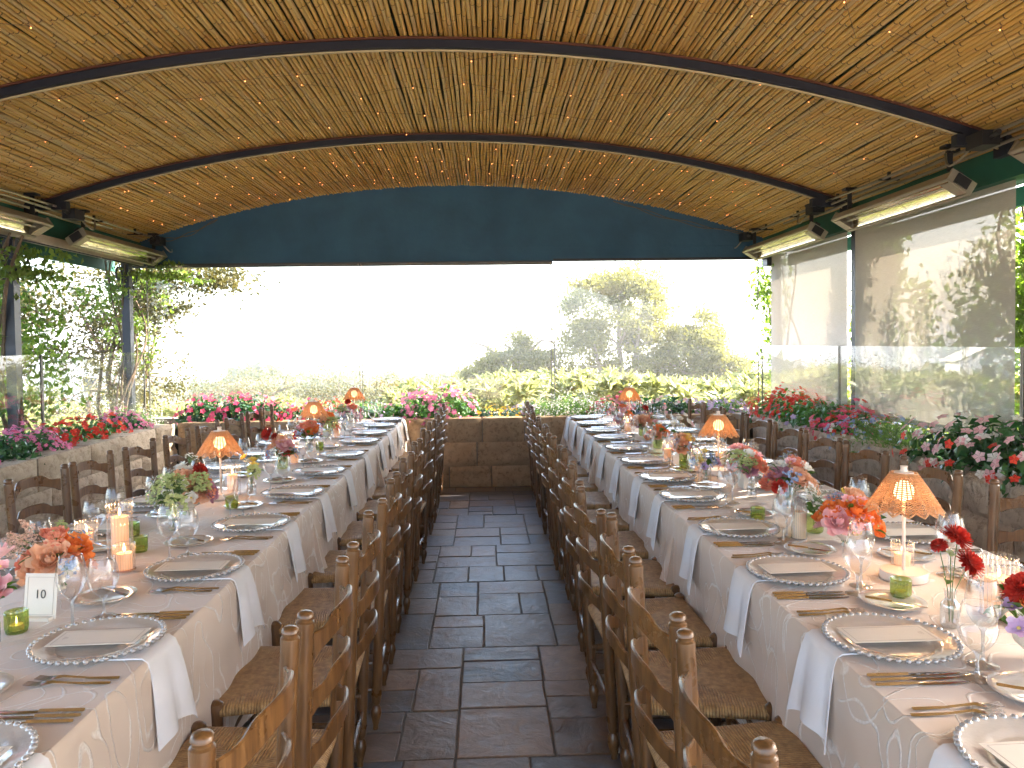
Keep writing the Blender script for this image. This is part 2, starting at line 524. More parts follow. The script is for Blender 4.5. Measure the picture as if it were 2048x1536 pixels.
# roller shade fabric: open weave, lit through by the sun
m = N("shade_fabric")
wv1 = m.n("ShaderNodeTexWave", bands_direction='Z'); wv1.inputs["Scale"].default_value = 60; wv1.inputs["Distortion"].default_value = 2.0; wv1.inputs["Detail"].default_value = 2
m.set(wv1.inputs["Vector"], m.coord())
cs = m.ramp(m.noise(m.coord(scale=(1, 4, 60)), 4, 4), [(.3, (.44, .425, .41)), (.7, (.51, .495, .48))])
m.P(Base_Color=cs, Roughness=.9, Specular_IOR_Level=.1)
m.bump(wv1.outputs["Fac"], .0006)
tr = m.n("ShaderNodeBsdfTranslucent"); m.set(tr.inputs[0], m.mix(1.0, cs, (1.0, .90, .76), 'MULTIPLY'))
mx = m.n("ShaderNodeMixShader"); mx.inputs[0].default_value = .062
m.t.links.new(m.b.outputs[0], mx.inputs[1]); m.t.links.new(tr.outputs[0], mx.inputs[2])
tp = m.n("ShaderNodeBsdfTransparent"); mx2 = m.n("ShaderNodeMixShader"); mx2.inputs[0].default_value = .05
m.t.links.new(mx.outputs[0], mx2.inputs[1]); m.t.links.new(tp.outputs[0], mx2.inputs[2]); m.surf(mx2.outputs[0])
SHADE_FAB = m.mat

# foliage
LEAF_BED = leafy("bedding_leaf", (0.046, 0.143, 0.026), (0.130, 0.286, 0.065), .35, .35)
LEAF_DARK = leafy("dark_glossy_leaf", (0.024, 0.088, 0.030), (0.068, 0.176, 0.054), .25, .25)
LEAF_LIGHT = leafy("light_green_leaf", (0.104, 0.208, 0.052), (0.208, 0.312, 0.091), .4)
LEAF_BLUE = leafy("blue_green_leaf", (.03, .09, .07), (.07, .14, .10), .25, .5, (1, 1.1, .9))
LEAF_HEDGE = leafy("hedge_leaf", (.24, .27, .09), (.44, .44, .22), .5, .35, (1.0, 1.0, .75))
LEAF_VINE = leafy("vine_leaf", (.11, .17, .04), (.25, .31, .10), .5, .4, (1.1, 1.4, .4))
LEAF_TREE = leafy("oak_leaf", (.075, .078, .026), (.155, .142, .052), .36, .5, (1.1, 1.0, .55))
LEAF_OAK = leafy("big_oak_leaf", (.15, .16, .045), (.31, .30, .10), .52, .5, (1.1, 1.05, .5))
LEAF_FAR = leafy("far_leaf", (.085, .10, .05), (.15, .165, .08), .4, .6, (1.05, 1.05, .7))
LEAF_FLOR = leafy("florist_leaf", (.03, .10, .02), (.12, .22, .04), .35, .35)
ASTIL = petal("astilbe_fluff", (.66, .42, .30), (.78, .55, .44), .3)
P_RED = petal("dahlia_red", (.42, .018, .012), (.66, .06, .035), .2)
P_ORANGE = petal("ranunculus_orange", (.82, .20, .04), (.90, .34, .10), .3)
P_CORAL = petal("ranunculus_coral", (.82, .26, .16), (.88, .42, .28), .3)
P_PEACH = petal("rose_peach", (.80, .42, .24), (.88, .58, .40), .3)
P_PINK = petal("petal_pink", (.80, .42, .46), (.90, .64, .66), .3)
P_LILAC = petal("petal_lilac", (.55, .38, .62), (.70, .55, .78), .3)
P_MAUVE = petal("petal_mauve", (.50, .22, .30), (.66, .36, .44), .3)
P_WHITE = petal("petal_white", (.80, .77, .70), (.90, .88, .84), .3)
P_YELLOW = petal("petal_yellow", (.82, .60, .10), (.90, .74, .28), .3)
P_GOLD = petal("petal_marigold", (.80, .42, .02), (.88, .62, .06), .3)
P_HOT = petal("petal_hot_pink", (.72, .05, .16), (.85, .16, .28), .3)
P_ROSE = petal("petal_rose_pink", (.78, .16, .36), (.88, .36, .52), .3)
P_SCAR = petal("petal_scarlet", (.72, .03, .02), (.85, .10, .05), .3)
P_BLUE = petal("petal_blue", (.22, .30, .52), (.40, .48, .66), .25)
P_GREEN = petal("green_blossom", (.38, .46, .16), (.58, .62, .30), .3)
STEM = plain("flower_stem", (.09, .17, .045), .5, scale=40)
# ================================================================== SETTING
XL, XR, YB = -3.3, 2.9, 8.1          # inner faces of the planter walls
TOPZ = 0.75

# ---- floor: random ashlar of slate flags
floor = empty("floor", label="slate flagstone floor of the dining terrace", kind="structure")
mb = M(); mb.box((-.2, 2.6, -.0430), (8.2, 12.6, .08)); ob("mortar_bed", mb.mesh("mortar_bed", MORTAR, False), floor)
rects = []
fr_ = random.Random(11)
def split(x0, y0, x1, y1):
    w, h = x1 - x0, y1 - y0
    if (w * h < fr_.uniform(.06, .21) and max(w, h) < .60) or (max(w, h) < .33):
        rects.append((x0, y0, x1, y1)); return
    if w > h * 1.05 or (w > .62 and h <= .42):
        t = x0 + w * fr_.uniform(.36, .64); split(x0, y0, t, y1); split(t, y0, x1, y1)
    else:
        t = y0 + h * fr_.uniform(.36, .64); split(x0, y0, x1, t); split(x0, t, x1, y1)
ys = [-1.5]
while ys[-1] < 8.1: ys.append(ys[-1] + fr_.uniform(.8, 1.25))
ys[-1] = 8.1
for a, b in zip(ys[:-1], ys[1:]):
    xs = [-3.3]
    while xs[-1] < 2.2: xs.append(xs[-1] + fr_.uniform(.8, 1.3))
    xs[-1] = 2.9
    for c, d in zip(xs[:-1], xs[1:]): split(c, a, d, b)
def flag_mesh(rect, mbx, local=True):
    x0, y0, x1, y1 = rect
    g = .0018
    cx, cy_ = (x0 + x1) / 2, (y0 + y1) / 2
    n = 5
    loop = []
    for (ax, ay, bx, by) in ((x0, y0, x1, y0), (x1, y0, x1, y1), (x1, y1, x0, y1), (x0, y1, x0, y0)):
        for k in range(n):
            t = k / n
            loop.append([ax + (bx - ax) * t, ay + (by - ay) * t])
    ox, oy = (cx, cy_) if local else (0, 0)
    z0 = fr_.uniform(-.0015, .004); tx, ty = fr_.uniform(-.004, .004), fr_.uniform(-.004, .004)
    top, rim, bot = [], [], []
    for x, y in loop:
        sx = 1 if x > cx else -1; sy = 1 if y > cy_ else -1
        j = fr_.uniform(0, .0035)
        inx = (x1 - x0) / 2; iny = (y1 - y0) / 2
        fx = max(0, 1 - (g + j) / inx); fy = max(0, 1 - (g + j) / iny)
        X = cx + (x - cx) * fx; Y = cy_ + (y - cy_) * fy
        z = z0 + (x - cx) * tx + (y - cy_) * ty
        rim.append((X - ox, Y - oy, z - .002 - fr_.uniform(0, .002)))
        bot.append((X - ox, Y - oy, -.03))
        top.append((cx + (X - cx) * (1 - .004 / inx) - ox, cy_ + (Y - cy_) * (1 - .004 / iny) - oy, z))
    L = len(loop)
    vs = top + rim + bot
    fs = [tuple(range(L))]
    for k in range(L):
        q = (k + 1) % L
        fs.append((L + k, L + q, q, k)); fs.append((2 * L + k, 2 * L + q, L + q, L + k))
    mbx.add(vs, fs)
    return cx, cy_
rects.sort(key=lambda r: abs((r[0] + r[2]) / 2) + (0 if (r[1] + r[3]) / 2 > 1.2 else 3))
rest = M()
for k, r in enumerate(rects):
    if k < 285:
        mb = M(); cx, cy_ = flag_mesh(r, mb)
        ob("flagstone", mb.mesh("flagstone", SLATE, True, 25), floor, (cx, cy_, 0))
    else:
        flag_mesh(r, rest, False)
tag(ob("flagstones_under_tables", rest.mesh("flagstones_under_tables", SLATE, True, 25), floor), kind="stuff")

# ---- low planter walls of stone blocks
def block_mesh(name, w, d, h, mat, seed, amp, nx=14, nz=7, rnd=.02):
    """front face at y=0 looking to -y, rough; body behind"""
    r = random.Random(seed)
    ph = [r.uniform(0, 6.28) for _ in range(8)]
    def disp(x, z):
        return amp * (.5 * sin(x * 9 + ph[0] + 2 * sin(z * 8 + ph[1])) + .35 * sin(x * 23 + ph[2]) * sin(z * 19 + ph[3]) + .4 * sin(z * 11 + ph[4] + x * 4) + r.uniform(-.5, .5))
    mb = M()
    def fn(u, v):
        x = (u - .5) * w; z = v * h
        e = min(min(u, 1 - u) * w, min(v, 1 - v) * h)
        back = rnd * max(0, 1 - e / (rnd * 1.6)) ** 2
        on = 1 if e > 1e-6 else .0
        return (x * (1 - .006 / w * 2), back - disp(x, z) * on - .003 * on, z)
    mb.grid(fn, nx, nz)
    def ft(u, v):
        x = (u - .5) * w * (1 - .012 / w); y = v * d
        e = min(min(u, 1 - u) * w, v * d)
        return (x, y + rnd * (1 if v == 0 else 0), h - (.010 * max(0, 1 - e / .03) ** 2) + amp * .25 * sin(x * 13 + ph[5]) * sin(y * 17 + ph[6]) - .002)
    mb.grid(ft, nx, 4)
    x = w / 2 * (1 - .012 / w)
    mb.add([(-x, rnd, 0), (-x, d, 0), (-x, d, h - .004), (-x, rnd, h - .004)], [(0, 3, 2, 1)])
    mb.add([(x, rnd, 0), (x, d, 0), (x, d, h - .004), (x, rnd, h - .004)], [(0, 1, 2, 3)])
    mb.add([(-x, d, 0), (x, d, 0), (x, d, h - .004), (-x, d, h - .004)], [(0, 3, 2, 1)])
    return mb.mesh(name, mat, True, 50)
MORT_W = plain("wall_mortar", (.20, .16, .12), .95, scale=40, bump=.003)

def build_wall(name, label, p0, p1, inward, mat, widths, hs, amp, seed):
    """wall of block courses from p0 to p1; inward = unit normal of the visible face"""
    r = random.Random(seed)
    p0 = Vector(p0); p1 = Vector(p1); L = (p1 - p0).length; t = (p1 - p0) / L
    root = empty(name, p0, 0, label, "wall")
    ang = atan2(t.y, t.x)
    # face of a block looks to local -y ; with rot ang local -y = (sin, -cos)
    if (sin(ang) * inward[0] - cos(ang) * inward[1]) < 0:
        p0, p1 = p1, p0; t = -t; ang = atan2(t.y, t.x); root.location = p0
    protos = {}
    z = 0
    for ci, h in enumerate(hs):
        s = -r.uniform(0, widths[0] * .6)
        while s < L:
            w = r.choice(widths)
            a, b = max(0, s), min(L, s + w)
            s += w
            if b - a < .07: continue
            ww = b - a
            key = (round(ww, 3), h, r.randrange(3))
            if key not in protos:
                protos[key] = block_mesh("stone_block", ww, .26, h, mat, hash(key) % 9999, amp)
            q = t * ((a + b) / 2)
            o = ob("stone_block", protos[key], root, (q.x + r.uniform(-.004, .004) * inward[0], q.y + r.uniform(-.004, .004) * inward[1], z), (0, 0, ang))
        z += h
    # mortar core slightly behind the faces
    mb = M(); mb.box((L / 2, .14, z / 2 - .006), (L - .01, .22, z - .02))
    ob("mortar_core", mb.mesh("mortar_core", MORT_W, False), root, (0, 0, 0), (0, 0, ang))
    return root
build_wall("planter_wall", "brown dressed sandstone planter wall closing the far end of the aisle", (XL, YB, 0), (XR, YB, 0), (0, -1), STONE_SMOOTH, [.46, .55, .62], [.23, .26, .26], .008, 3)
build_wall("planter_wall", "pale blocky stone planter wall behind the left-hand row of chairs", (XL, -.6, 0), (XL, YB, 0), (1, 0), STONE_PALE, [.5, .62, .75], [.25, .25, .25], .018, 5)
build_wall("planter_wall", "rough split-faced stone planter wall behind the right-hand chairs", (XR, -.6, 0), (XR, YB, 0), (-1, 0), STONE_ROUGH, [.55, .7, .85], [.25, .25, .25], .024, 6)
# planter troughs
mb = M(); mb.box((-.2, 8.62, .335), (7.9, .52, .67)); mb.box((-3.78, 3.9, .335), (.44, 8.9, .67)); mb.box((3.34, 3.9, .335), (.36, 8.9, .67))
tag(ob("planter_soil", mb.mesh("planter_soil", SOIL, False)), "dark soil filling the stone planters", kind="structure")
mb = M(); mb.box((-.25, 8.99, .36), (8.4, .20, .74)); mb.box((-4.09, 4.1, .36), (.16, 9.5, .74)); mb.box((3.60, 4.1, .36), (.14, 9.5, .74))
tag(ob("planter_kerb", mb.mesh("planter_kerb", STONE_PALE, False)), "outer stone kerb of the planters", kind="structure")

# ---- ceiling
CX, CR, CZ = -.35, 11.0, 3.43
def arch(x): return CZ - (CR - sqrt(CR * CR - (x - CX) ** 2))
ceil_ = empty("bamboo_ceiling", (0, 0, 0), 0, "arched ceiling of bamboo culms laid side by side under the canopy", "ceiling")
Y0, Y1 = -2.6, 8.97
pole_meshes = []
for k in range(14):
    r = random.Random(100 + k)
    rad = .0133
    pts = []; rs = []; ring = []
    y = Y0 - r.uniform(0, .25)
    ph = [r.uniform(0, 6.28) for _ in range(4)]
    def wob(y): return (.004 * sin(y * 2.1 + ph[0]) + .003 * sin(y * 5.3 + ph[1]), .004 * sin(y * 1.7 + ph[2]) + .002 * sin(y * 6.1 + ph[3]))
    mids = []
    while y < Y1:
        st = r.uniform(.20, .33)
        nxt = min(y + st, Y1 + .001)
        a = max(y, Y0)
        if nxt - a > .03:
            rr = rad * r.uniform(.93, 1.05)
            for yy, q, nd in ((a, 1.10, 1), (a + .004, 1.12, 1), (a + .010, 1.0, 0), ((a + nxt) / 2, .965, 0), (nxt - .007, 1.0, 0)):
                w = wob(yy); pts.append((w[0], yy, w[1])); rs.append(rr * q); ring.append(nd)
        y = nxt
    mb = M()
    seg = 8
    vs = []
    for p, q in zip(pts, rs):
        for s in range(seg):
            th = 2 * pi * s / seg
            vs.append((p[0] + q * cos(th), p[1], p[2] + q * sin(th)))
    n = len(pts)
    fs = []; mi = []
    for i in range(n - 1):
        for s in range(seg):
            fs.append((i * seg + s, i * seg + (s + 1) % seg, (i + 1) * seg + (s + 1) % seg, (i + 1) * seg + s)); mi.append(1 if ring[i] else 0)
    fs.append(tuple(range(seg))); mi.append(0)
    fs.append(tuple((n - 1) * seg + s for s in range(seg))[::-1]); mi.append(0)
    mb.add(vs, fs); mb.m = mi
    pole_meshes.append(mb.mesh("bamboo_pole", [BAMBOO, BAMBOO_NODE], True, None))
x = -4.12
rr_ = random.Random(5)
while x < 3.44:
    step = .0300 * rr_.uniform(.97, 1.03)
    sl = -(x - CX) / sqrt(CR * CR - (x - CX) ** 2)
    sc_ = rr_.uniform(.93, 1.06)
    o = ob("bamboo_pole", rr_.choice(pole_meshes), ceil_, (x, rr_.uniform(-.01, .01), arch(x) + .014 + rr_.uniform(-.002, .003)), (0, rr_.uniform(0, 6.28), rr_.uniform(-.0003, .0003)), (sc_, 1, sc_))
    x += step * cos(atan2(abs(sl), 1))
# canvas over the bamboo
mb = M()
mb.grid(lambda u, v: (-4.5 + 8.35 * u, -2.7 + 11.9 * v, arch(-4.5 + 8.35 * u) + .052), 40, 2)
mb.grid(lambda u, v: (-4.5 + 8.35 * u, -2.7 + 11.9 * v, arch(-4.5 + 8.35 * u) + .060), 40, 2)
tag(ob("canopy_roof", mb.mesh("canopy_roof", CANVAS_TOP)), "dark green canvas roof over the bamboo, seen in the gaps between culms", "roof")

# arched beams
for i, (yb, lab) in enumerate(((4.66, "arched navy beam with cream lower edge nearest the camera, under the bamboo"), (6.74, "arched navy beam with cream lower edge halfway down the room, under the bamboo"), (2.45, "arched navy beam just overhead, above the camera"))):
    if i == 2: continue
    root = empty("arched_beam", (0, yb, 0), 0, lab, "beam", "arched roof beams")
    def strip(name, z0, z1, y0, y1, mat):
        mb = M()
        n = 60
        X0, X1 = -3.98, 3.34
        vs = []
        for k in range(n + 1):
            x = X0 + (X1 - X0) * k / n
            a = arch(x)
            vs += [(x, y0, a - z0), (x, y1, a - z0), (x, y1, a - z1), (x, y0, a - z1)]
        fs = [(k * 4 + j, k * 4 + (j + 1) % 4, (k + 1) * 4 + (j + 1) % 4, (k + 1) * 4 + j) for k in range(n) for j in range(4)]
        fs += [(0, 3, 2, 1), (n * 4, n * 4 + 1, n * 4 + 2, n * 4 + 3)]
        mb.add(vs, fs)
        ob(name, mb.mesh(name, mat, True, 30), root)
    strip("top_flange", .001, .014, -.036, .036, BEAM_RED)
    strip("web", .014, .062, -.022, .010, BEAM_NAVY)
    strip("bottom_flange", .050, .071, .010, .024, BEAM_CREAM)
    for xx in (-3.78, 3.12):
        mb = M(); mb.box((xx, 0, arch(xx) - .070), (.30, .06, .07)); mb.box((xx + (.17 if xx > 0 else -.17), 0, arch(xx) - .11), (.05, .12, .12))
        for q in (-.1, 0, .1): mb.sphere((xx + q, -.04, arch(xx) - .10), .009, 6, 4)
        ob("end_bracket", mb.mesh("end_bracket", BEAM_NAVY, True, 30), root)

# far valance (arched gable cloth)
root = empty("gable_valance", (0, 9.0, 0), 0, "deep blue canvas gable valance filling the arch above the far opening", "valance")
mb = M()
mb.grid(lambda u, v: (-4.12 + 7.6 * u, .006 * sin(u * 60) * (1 - v) * 0 + .01 * sin(u * 9 + v * 3), (2.535 + (arch(-4.12 + 7.6 * u) + .02 - 2.535) * v)), 80, 10)
mb.grid(lambda u, v: (-4.12 + 7.6 * u, .02 + .01 * sin(u * 9 + v * 3), (2.535 + (arch(-4.12 + 7.6 * u) + .02 - 2.535) * v)), 80, 10)
ob("canvas_panel", mb.mesh("canvas_panel", CANVAS_BLUE), root)
mb = M(); mb.box((-1.65, .0, 2.52), (4.94, .05, .045)); ob("bottom_rail", mb.mesh("bottom_rail", METAL_DARK, False), root)
mb = M(); mb.box((2.16, .0, 2.548), (2.66, .05, .03)); ob("bottom_rail", mb.mesh("bottom_rail", METAL_DARK, False), root)
mb = M(); mb.box((-.32, -.012, 2.70), (7.5, .006, .012)); ob("canvas_seam", mb.mesh("canvas_seam", CANVAS_BLUE, False), root)

# side fascias
for sx, xx, lab in ((1, 3.40, "dark green painted fascia beam along the right side above the shades"), (-1, -4.05, "dark green painted fascia beam along the left side above the posts")):
    mb = M(); mb.box((xx, 3.2, 2.685), (.05, 11.7, .215)); mb.box((xx + sx * .33, 3.2, 2.53), (.05, 11.7, .13)); mb.box((xx + sx * .17, 3.2, 2.64), (.32, 11.7, .02))
    tag(ob("fascia_beam", mb.mesh("fascia_beam", GREEN_PAINT, False)), lab, "beam")
mb = M(); mb.box((3.47, 8.98, 2.50), (.16, .16, .10)); tag(ob("gutter_end", mb.mesh("gutter_end", METAL_DARK, False)), "dark gutter end block at the far right corner of the roof", "gutter")

# ---- shades on the right, rolled shade on the left
def shade(y0, y1, zb, label):
    root = empty("roller_shade", (3.445, (y0 + y1) / 2, 0), 0, label, "shade", "roller shades on the right side")
    w = y1 - y0
    mb = M(); mb.grid(lambda u, v: (.003 * sin(u * 7) * sin(v * 3.0), (u - .5) * w, zb + (2.60 - zb) * v), 24, 20)
    ob("shade_cloth", mb.mesh("shade_cloth", SHADE_FAB), root)
    mb = M(); mb.box((0, 0, zb - .02), (.03, w, .045)); ob("hem_bar", mb.mesh("hem_bar", CREAM_METAL, False), root)
mb = M(); mb.box((3.455, 3.2, 2.600), (.07, 11.6, .045)); tag(ob("shade_headrail", mb.mesh("shade_headrail", GREEN_PAINT, False)), "thin green headrail along the top of the right-hand shades", "rail")
shade(7.02, 8.93, .90, "beige roller shade next to the far corner, with leaf shadows on it")
shade(4.76, 6.87, .90, "wide beige roller shade between the post gap and the frame's right edge")
shade(2.45, 4.55, .90, "beige roller shade beside the camera, beyond the edge of the view")
root = empty("rolled_shade", (-3.99, 3.2, 2.55), 0, "cream rolled-up shade cassette under the left green fascia", "shade")
mb = M(); mb.box((0, 0, 0), (.07, 11.4, .075)); ob("cassette", mb.mesh("cassette", CREAM_METAL, False), root)
mb = M(); mb.box((0, 0, -.045), (.03, 11.3, .012)); ob("hem_bar", mb.mesh("hem_bar", METAL_DARK, False), root)

# ---- posts
def post(x, y, label, scroll=True, top=2.6):
    root = empty("steel_post", (x, y, 0), 0, label, "post", "dark posts carrying the canopy")
    mb = M(); mb.box((0, 0, top / 2), (.085, .085, top)); ob("shaft", mb.mesh("shaft", METAL_DARK, False), root)
    for zz in (top - .01, .80):
        mb = M(); mb.box((0, 0, zz), (.15, .15, .02)); ob("plate", mb.mesh("plate", METAL_DARK, False), root)
    if scroll:
        for s in (-1, 1):
            pts = []
            for k in range(26):
                t = k / 25; a = -pi / 2 + t * 3.6 * pi / 1.6
                rr = .13 * (1 - .72 * t)
                pts.append((0, s * (.06 + .13 - rr * cos(a) * .8), 2.36 + rr * sin(a)))
            mb = M(); mb.tube(pts, .011, 6); ob("scroll_bracket", mb.mesh("scroll_bracket", METAL_DARK), root)
post(-4.02, 6.55, "dark steel post at the left edge wrapped in vines")
post(-4.02, 8.62, "dark steel post near the far left corner with scroll brackets")
post(3.50, 6.93, "dark steel post in the gap between the two right-hand shades", False)
post(3.52, 4.66, "dark steel post at the right edge of view, among creeper", False)
post(3.55, 9.02, "dark steel post at the far right corner of the terrace", False)

# ---- glass wind screens
def pane(name, c, d, label, group):
    mb = M()
    x, y, z = d
    c = Vector(c)
    mb.box((0, 0, 0), d)
    # faces: 0,1 = +-x ; 2,3 = +-y ; 4,5 = z
    big = (0, 1) if x < y else (2, 3)
    mb.m = [0 if k in big else 1 for k in range(6)]
    o = ob(name, mb.mesh(name, [PANE, PANE_EDGE], False), None, c)
    for s in (-1, 1):
        m2 = M()
        if x < y: m2.box((0, s * (y / 2 + .003), 0), (x + .004, .006, z))
        else: m2.box((s * (x / 2 + .005), 0, 0), (.010, y + .004, z))
        ob("edge_seal", m2.mesh("edge_seal", SEAL, False), o)
    return tag(o, label, "glass panel", group)
for k, (a, b) in enumerate(((8.83, 6.885), (6.87, 4.50), (4.48, 2.1))):
    pane("glass_panel", (3.30, (a + b) / 2, (.73 + 1.495) / 2), (.012, abs(a - b) - .006, 1.495 - .73), ["low clear glass wind screen at the far end of the right planter", "low clear glass wind screen in front of the wider shade on the right", "low clear glass wind screen beside the camera on the right"][k], "side wind screens")
for k, (a, b) in enumerate(((8.83, 6.83), (6.81, 4.5), (4.48, 2.1))):
    pane("glass_panel", (-3.95, (a + b) / 2, (.73 + 1.51) / 2), (.012, abs(a - b) - .006, 1.51 - .73), ["low clear glass wind screen at the far end of the left planter", "low clear glass wind screen at the left edge of view behind pink flowers", "low clear glass wind screen beside the camera on the left"][k], "side wind screens")
for k, (a, b) in enumerate(((-3.90, -1.475), (-1.435, .78), (.825, 3.26))):
    pane("glass_panel", ((a + b) / 2, 8.86, (.73 + 2.51) / 2), (b - a, .012, 2.51 - .73), ["tall clear glass panel on the left of the far opening", "tall clear glass panel in the middle of the far opening", "tall clear glass panel on the right of the far opening"][k], "tall far glass panels")

# ---- heaters, conduits
def heater(x, y, z, ln, side, label):
    root = empty("patio_heater", (x, y, z), 0, label, "heater", "slim infrared heaters under the canopy edge")
    tilt = Matrix.Rotation(side * radians(32), 3, 'Y')
    def P(v): return tilt @ Vector(v)
    mb = M()
    w, h = .20, .085
    # open shell: back, sides, ends, face frame
    mb.box(P((0, 0, h / 2)), (w * .7, ln, .012), 0, tilt)
    for s in (-1, 1):
        R2 = tilt @ Matrix.Rotation(-s * radians(16), 3, 'Y')
        mb.box(P((s * w * .42, 0, .0)), (.006, ln, h), 0, R2)
        mb.box(P((0, s * ln / 2, 0)), (w * .95, .02, h), 0, tilt)
        mb.box(P((s * w * .43, 0, -h / 2)), (w * .10, ln, .006), 0, tilt)
        mb.box(P((0, s * (ln / 2 - .05), -h / 2 - .001)), (w * .64, .10, .006), 0, tilt)
    ob("housing", mb.mesh("housing", HEAT_BODY, False), root)
    mb = M()
    mb.grid(lambda u, v: P(((u - .5) * w * .78, (v - .5) * (ln - .2), -.03 + .05 * (1 - (2 * u - 1) ** 2))), 10, 1)
    ob("reflector", mb.mesh("reflector", HEAT_REFL), root)
    mb = M(); mb.tube([P((0, -ln / 2 + .1, -.012)), P((0, ln / 2 - .1, -.012))], .008, 8); ob("quartz_tube", mb.mesh("quartz_tube", HEAT_TUBE), root)
    mb = M()
    for k in range(1, 5):
        yy = -ln / 2 + ln * k / 5
        mb.tube([P((-w * .33, yy, -h / 2 - .004)), P((w * .33, yy, -h / 2 - .004))], .002, 5)
    for s in (-.5, .5): mb.tube([P((s * w * .3, -ln / 2 + .1, -h / 2 - .005)), P((s * w * .3, ln / 2 - .1, -h / 2 - .005))], .0016, 5)
    ob("wire_guard", mb.mesh("wire_guard", CONDUIT), root)
    for yy in (-ln / 2 + .12, ln / 2 - .12):
        mb = M(); mb.box(P((0, yy, h / 2 + .03)), (.05, .06, .06), 0, tilt); mb.box((0, yy, h / 2 + .13), (.035, .012, .16)); mb.box((side * .0, yy, h / 2 + .215), (.10, .07, .02))
        ob("hanging_bracket", mb.mesh("hanging_bracket", BLACKP, False), root)
    for s in (-1, 1):
        mb = M(); mb.box(P((0, s * (ln / 2 + .016), .0)), (w * .5, .012, h * .8), 0, tilt)
        ob("end_cap", mb.mesh("end_cap", BLACKP, False), root)
heater(3.12, 7.82, 2.575, 1.75, 1, "slim infrared heater farthest away on the right, by the corner")
heater(3.12, 5.63, 2.575, 1.62, 1, "slim infrared heater halfway along the right fascia, the most visible one")
heater(3.12, 3.42, 2.60, 1.62, 1, "slim infrared heater cut by the right edge of the picture")
heater(-3.78, 8.02, 2.60, 1.75, -1, "slim infrared heater on the left near the far corner")
heater(-3.78, 5.78, 2.60, 1.62, -1, "slim infrared heater cut by the left edge of the picture")
def conduits(sx, xx, label):
    root = empty("conduit_run", (0, 0, 0), 0, label, "conduit")
    for k, (dx, dz) in enumerate(((0, 0), (.05, -.022), (.10, -.05))):
        pts = []
        y = 1.0
        while y < 8.7 - k * .5:
            pts.append((xx + sx * dx, y, 2.80 + dz + .004 * sin(y * 3 + k))); y += .4
        mb = M(); mb.tube(pts, .011, 7); ob("pipe", mb.mesh("pipe", CONDUIT), root)
    for yb in ((4.55, 6.9, 8.75) if sx > 0 else (4.7, 6.95, 8.7)):
        mb = M(); mb.box((xx - sx * .02, yb, 2.77), (.11, .16, .09)); mb.tube([(xx - sx * .02, yb - .08, 2.77), (xx - sx * .02, yb - .15, 2.785)], .017, 8)
        ob("junction_box", mb.mesh("junction_box", BLACKP, True, 30), root)
        pts = []
        for k in range(13):
            t = k / 12; a = t * pi * 1.25
            pts.append((xx - sx * (.02 + .05 * sin(a)), yb + .1 + .34 * t, 2.76 - .10 * sin(a) * (1 - .3 * t) + .0 * t))
        mb = M(); mb.tube(pts, .008, 7); ob("flex_cable", mb.mesh("flex_cable", CONDUIT), root)
    for k in range(9):
        yy = 1.5 + k * .85
        mb = M(); mb.box((xx + sx * .05, yy, 2.79), (.16, .02, .012)); mb.box((xx + sx * .05, yy, 2.82), (.02, .02, .06)); ob("strut_clip", mb.mesh("strut_clip", BLACKP, False), root)
conduits(1, 3.10, "metal conduits with junction boxes running above the right-hand heaters")
conduits(-1, -3.72, "metal conduits with junction boxes running above the left-hand heaters")

# ---- fairy lights
bulb_m = M(); bulb_m.sphere((0, 0, -.005), .0042, 6, 4); bulb_me = bulb_m.mesh("bulb", FAIRY)
sock_m = M(); sock_m.tube([(0, 0, .012), (0, 0, 0)], .003, 6)
bulb_m2 = M(); bulb_m2.sphere((0, 0, -.006), .0042, 6, 4, 0); bulb_m2.tube([(0, 0, .010), (0, 0, -.002)], .0028, 6, 1)
bulb_me = bulb_m2.mesh("bulb", [FAIRY, BLACKP])
fr2 = random.Random(21)
tot = 0
for k, yb in enumerate((2.75, 3.25, 3.8, 4.95, 5.5, 6.15, 6.95, 7.35, 7.8, 8.25, 8.6)):
    root = empty("string_light", (0, yb, 0), 0, "string of tiny amber lights under the bamboo, " + ORD[k].replace("nearest", "first") + " row from the front", "string light", "strings of amber lights tucked under the bamboo")
    nb = 18 if k < 6 else 26
    pts = []; prev = None
    lo, hi = -3.7, 3.1
    for q in range(nb * 2 + 1):
        xx = lo + (hi - lo) * q / (nb * 2) + fr2.uniform(-.05, .05)
        yy = fr2.uniform(-.26, .26)
        zz = arch(xx) - .006
        pts.append((xx, yy, zz))
        if q % 2 == 1:
            ob("bulb", bulb_me, root, (xx, yy, zz - .004), (fr2.uniform(-.8, .8), fr2.uniform(-.8, .8), 0)); tot += 1
    mb = M(); mb.tube(pts, .0014, 4, 0, False); ob("wire", mb.mesh("wire", BARK), root)

# loose brown cords sagging in front of the valance
for (x0, x1, sag, lab) in ((1.55, 3.15, .06, "thin brown cord sagging across the right shoulder of the blue valance"), (-3.9, -3.1, .07, "tangled brown cord at the left shoulder of the blue valance")):
    root = empty("loose_cord", (0, 0, 0), 0, lab, "cord")
    for q in range(2):
        pts = []
        for k in range(22):
            t = k / 21; x = x0 + (x1 - x0) * t
            pts.append((x, 8.93 - .02 * q, arch(x) - .03 - (sag + .03 * q) * sin(pi * t) - .012 * sin(t * 19 + q * 2)))
        mb = M(); mb.tube(pts, .004, 5); ob("strand", mb.mesh("strand", BARK), root)
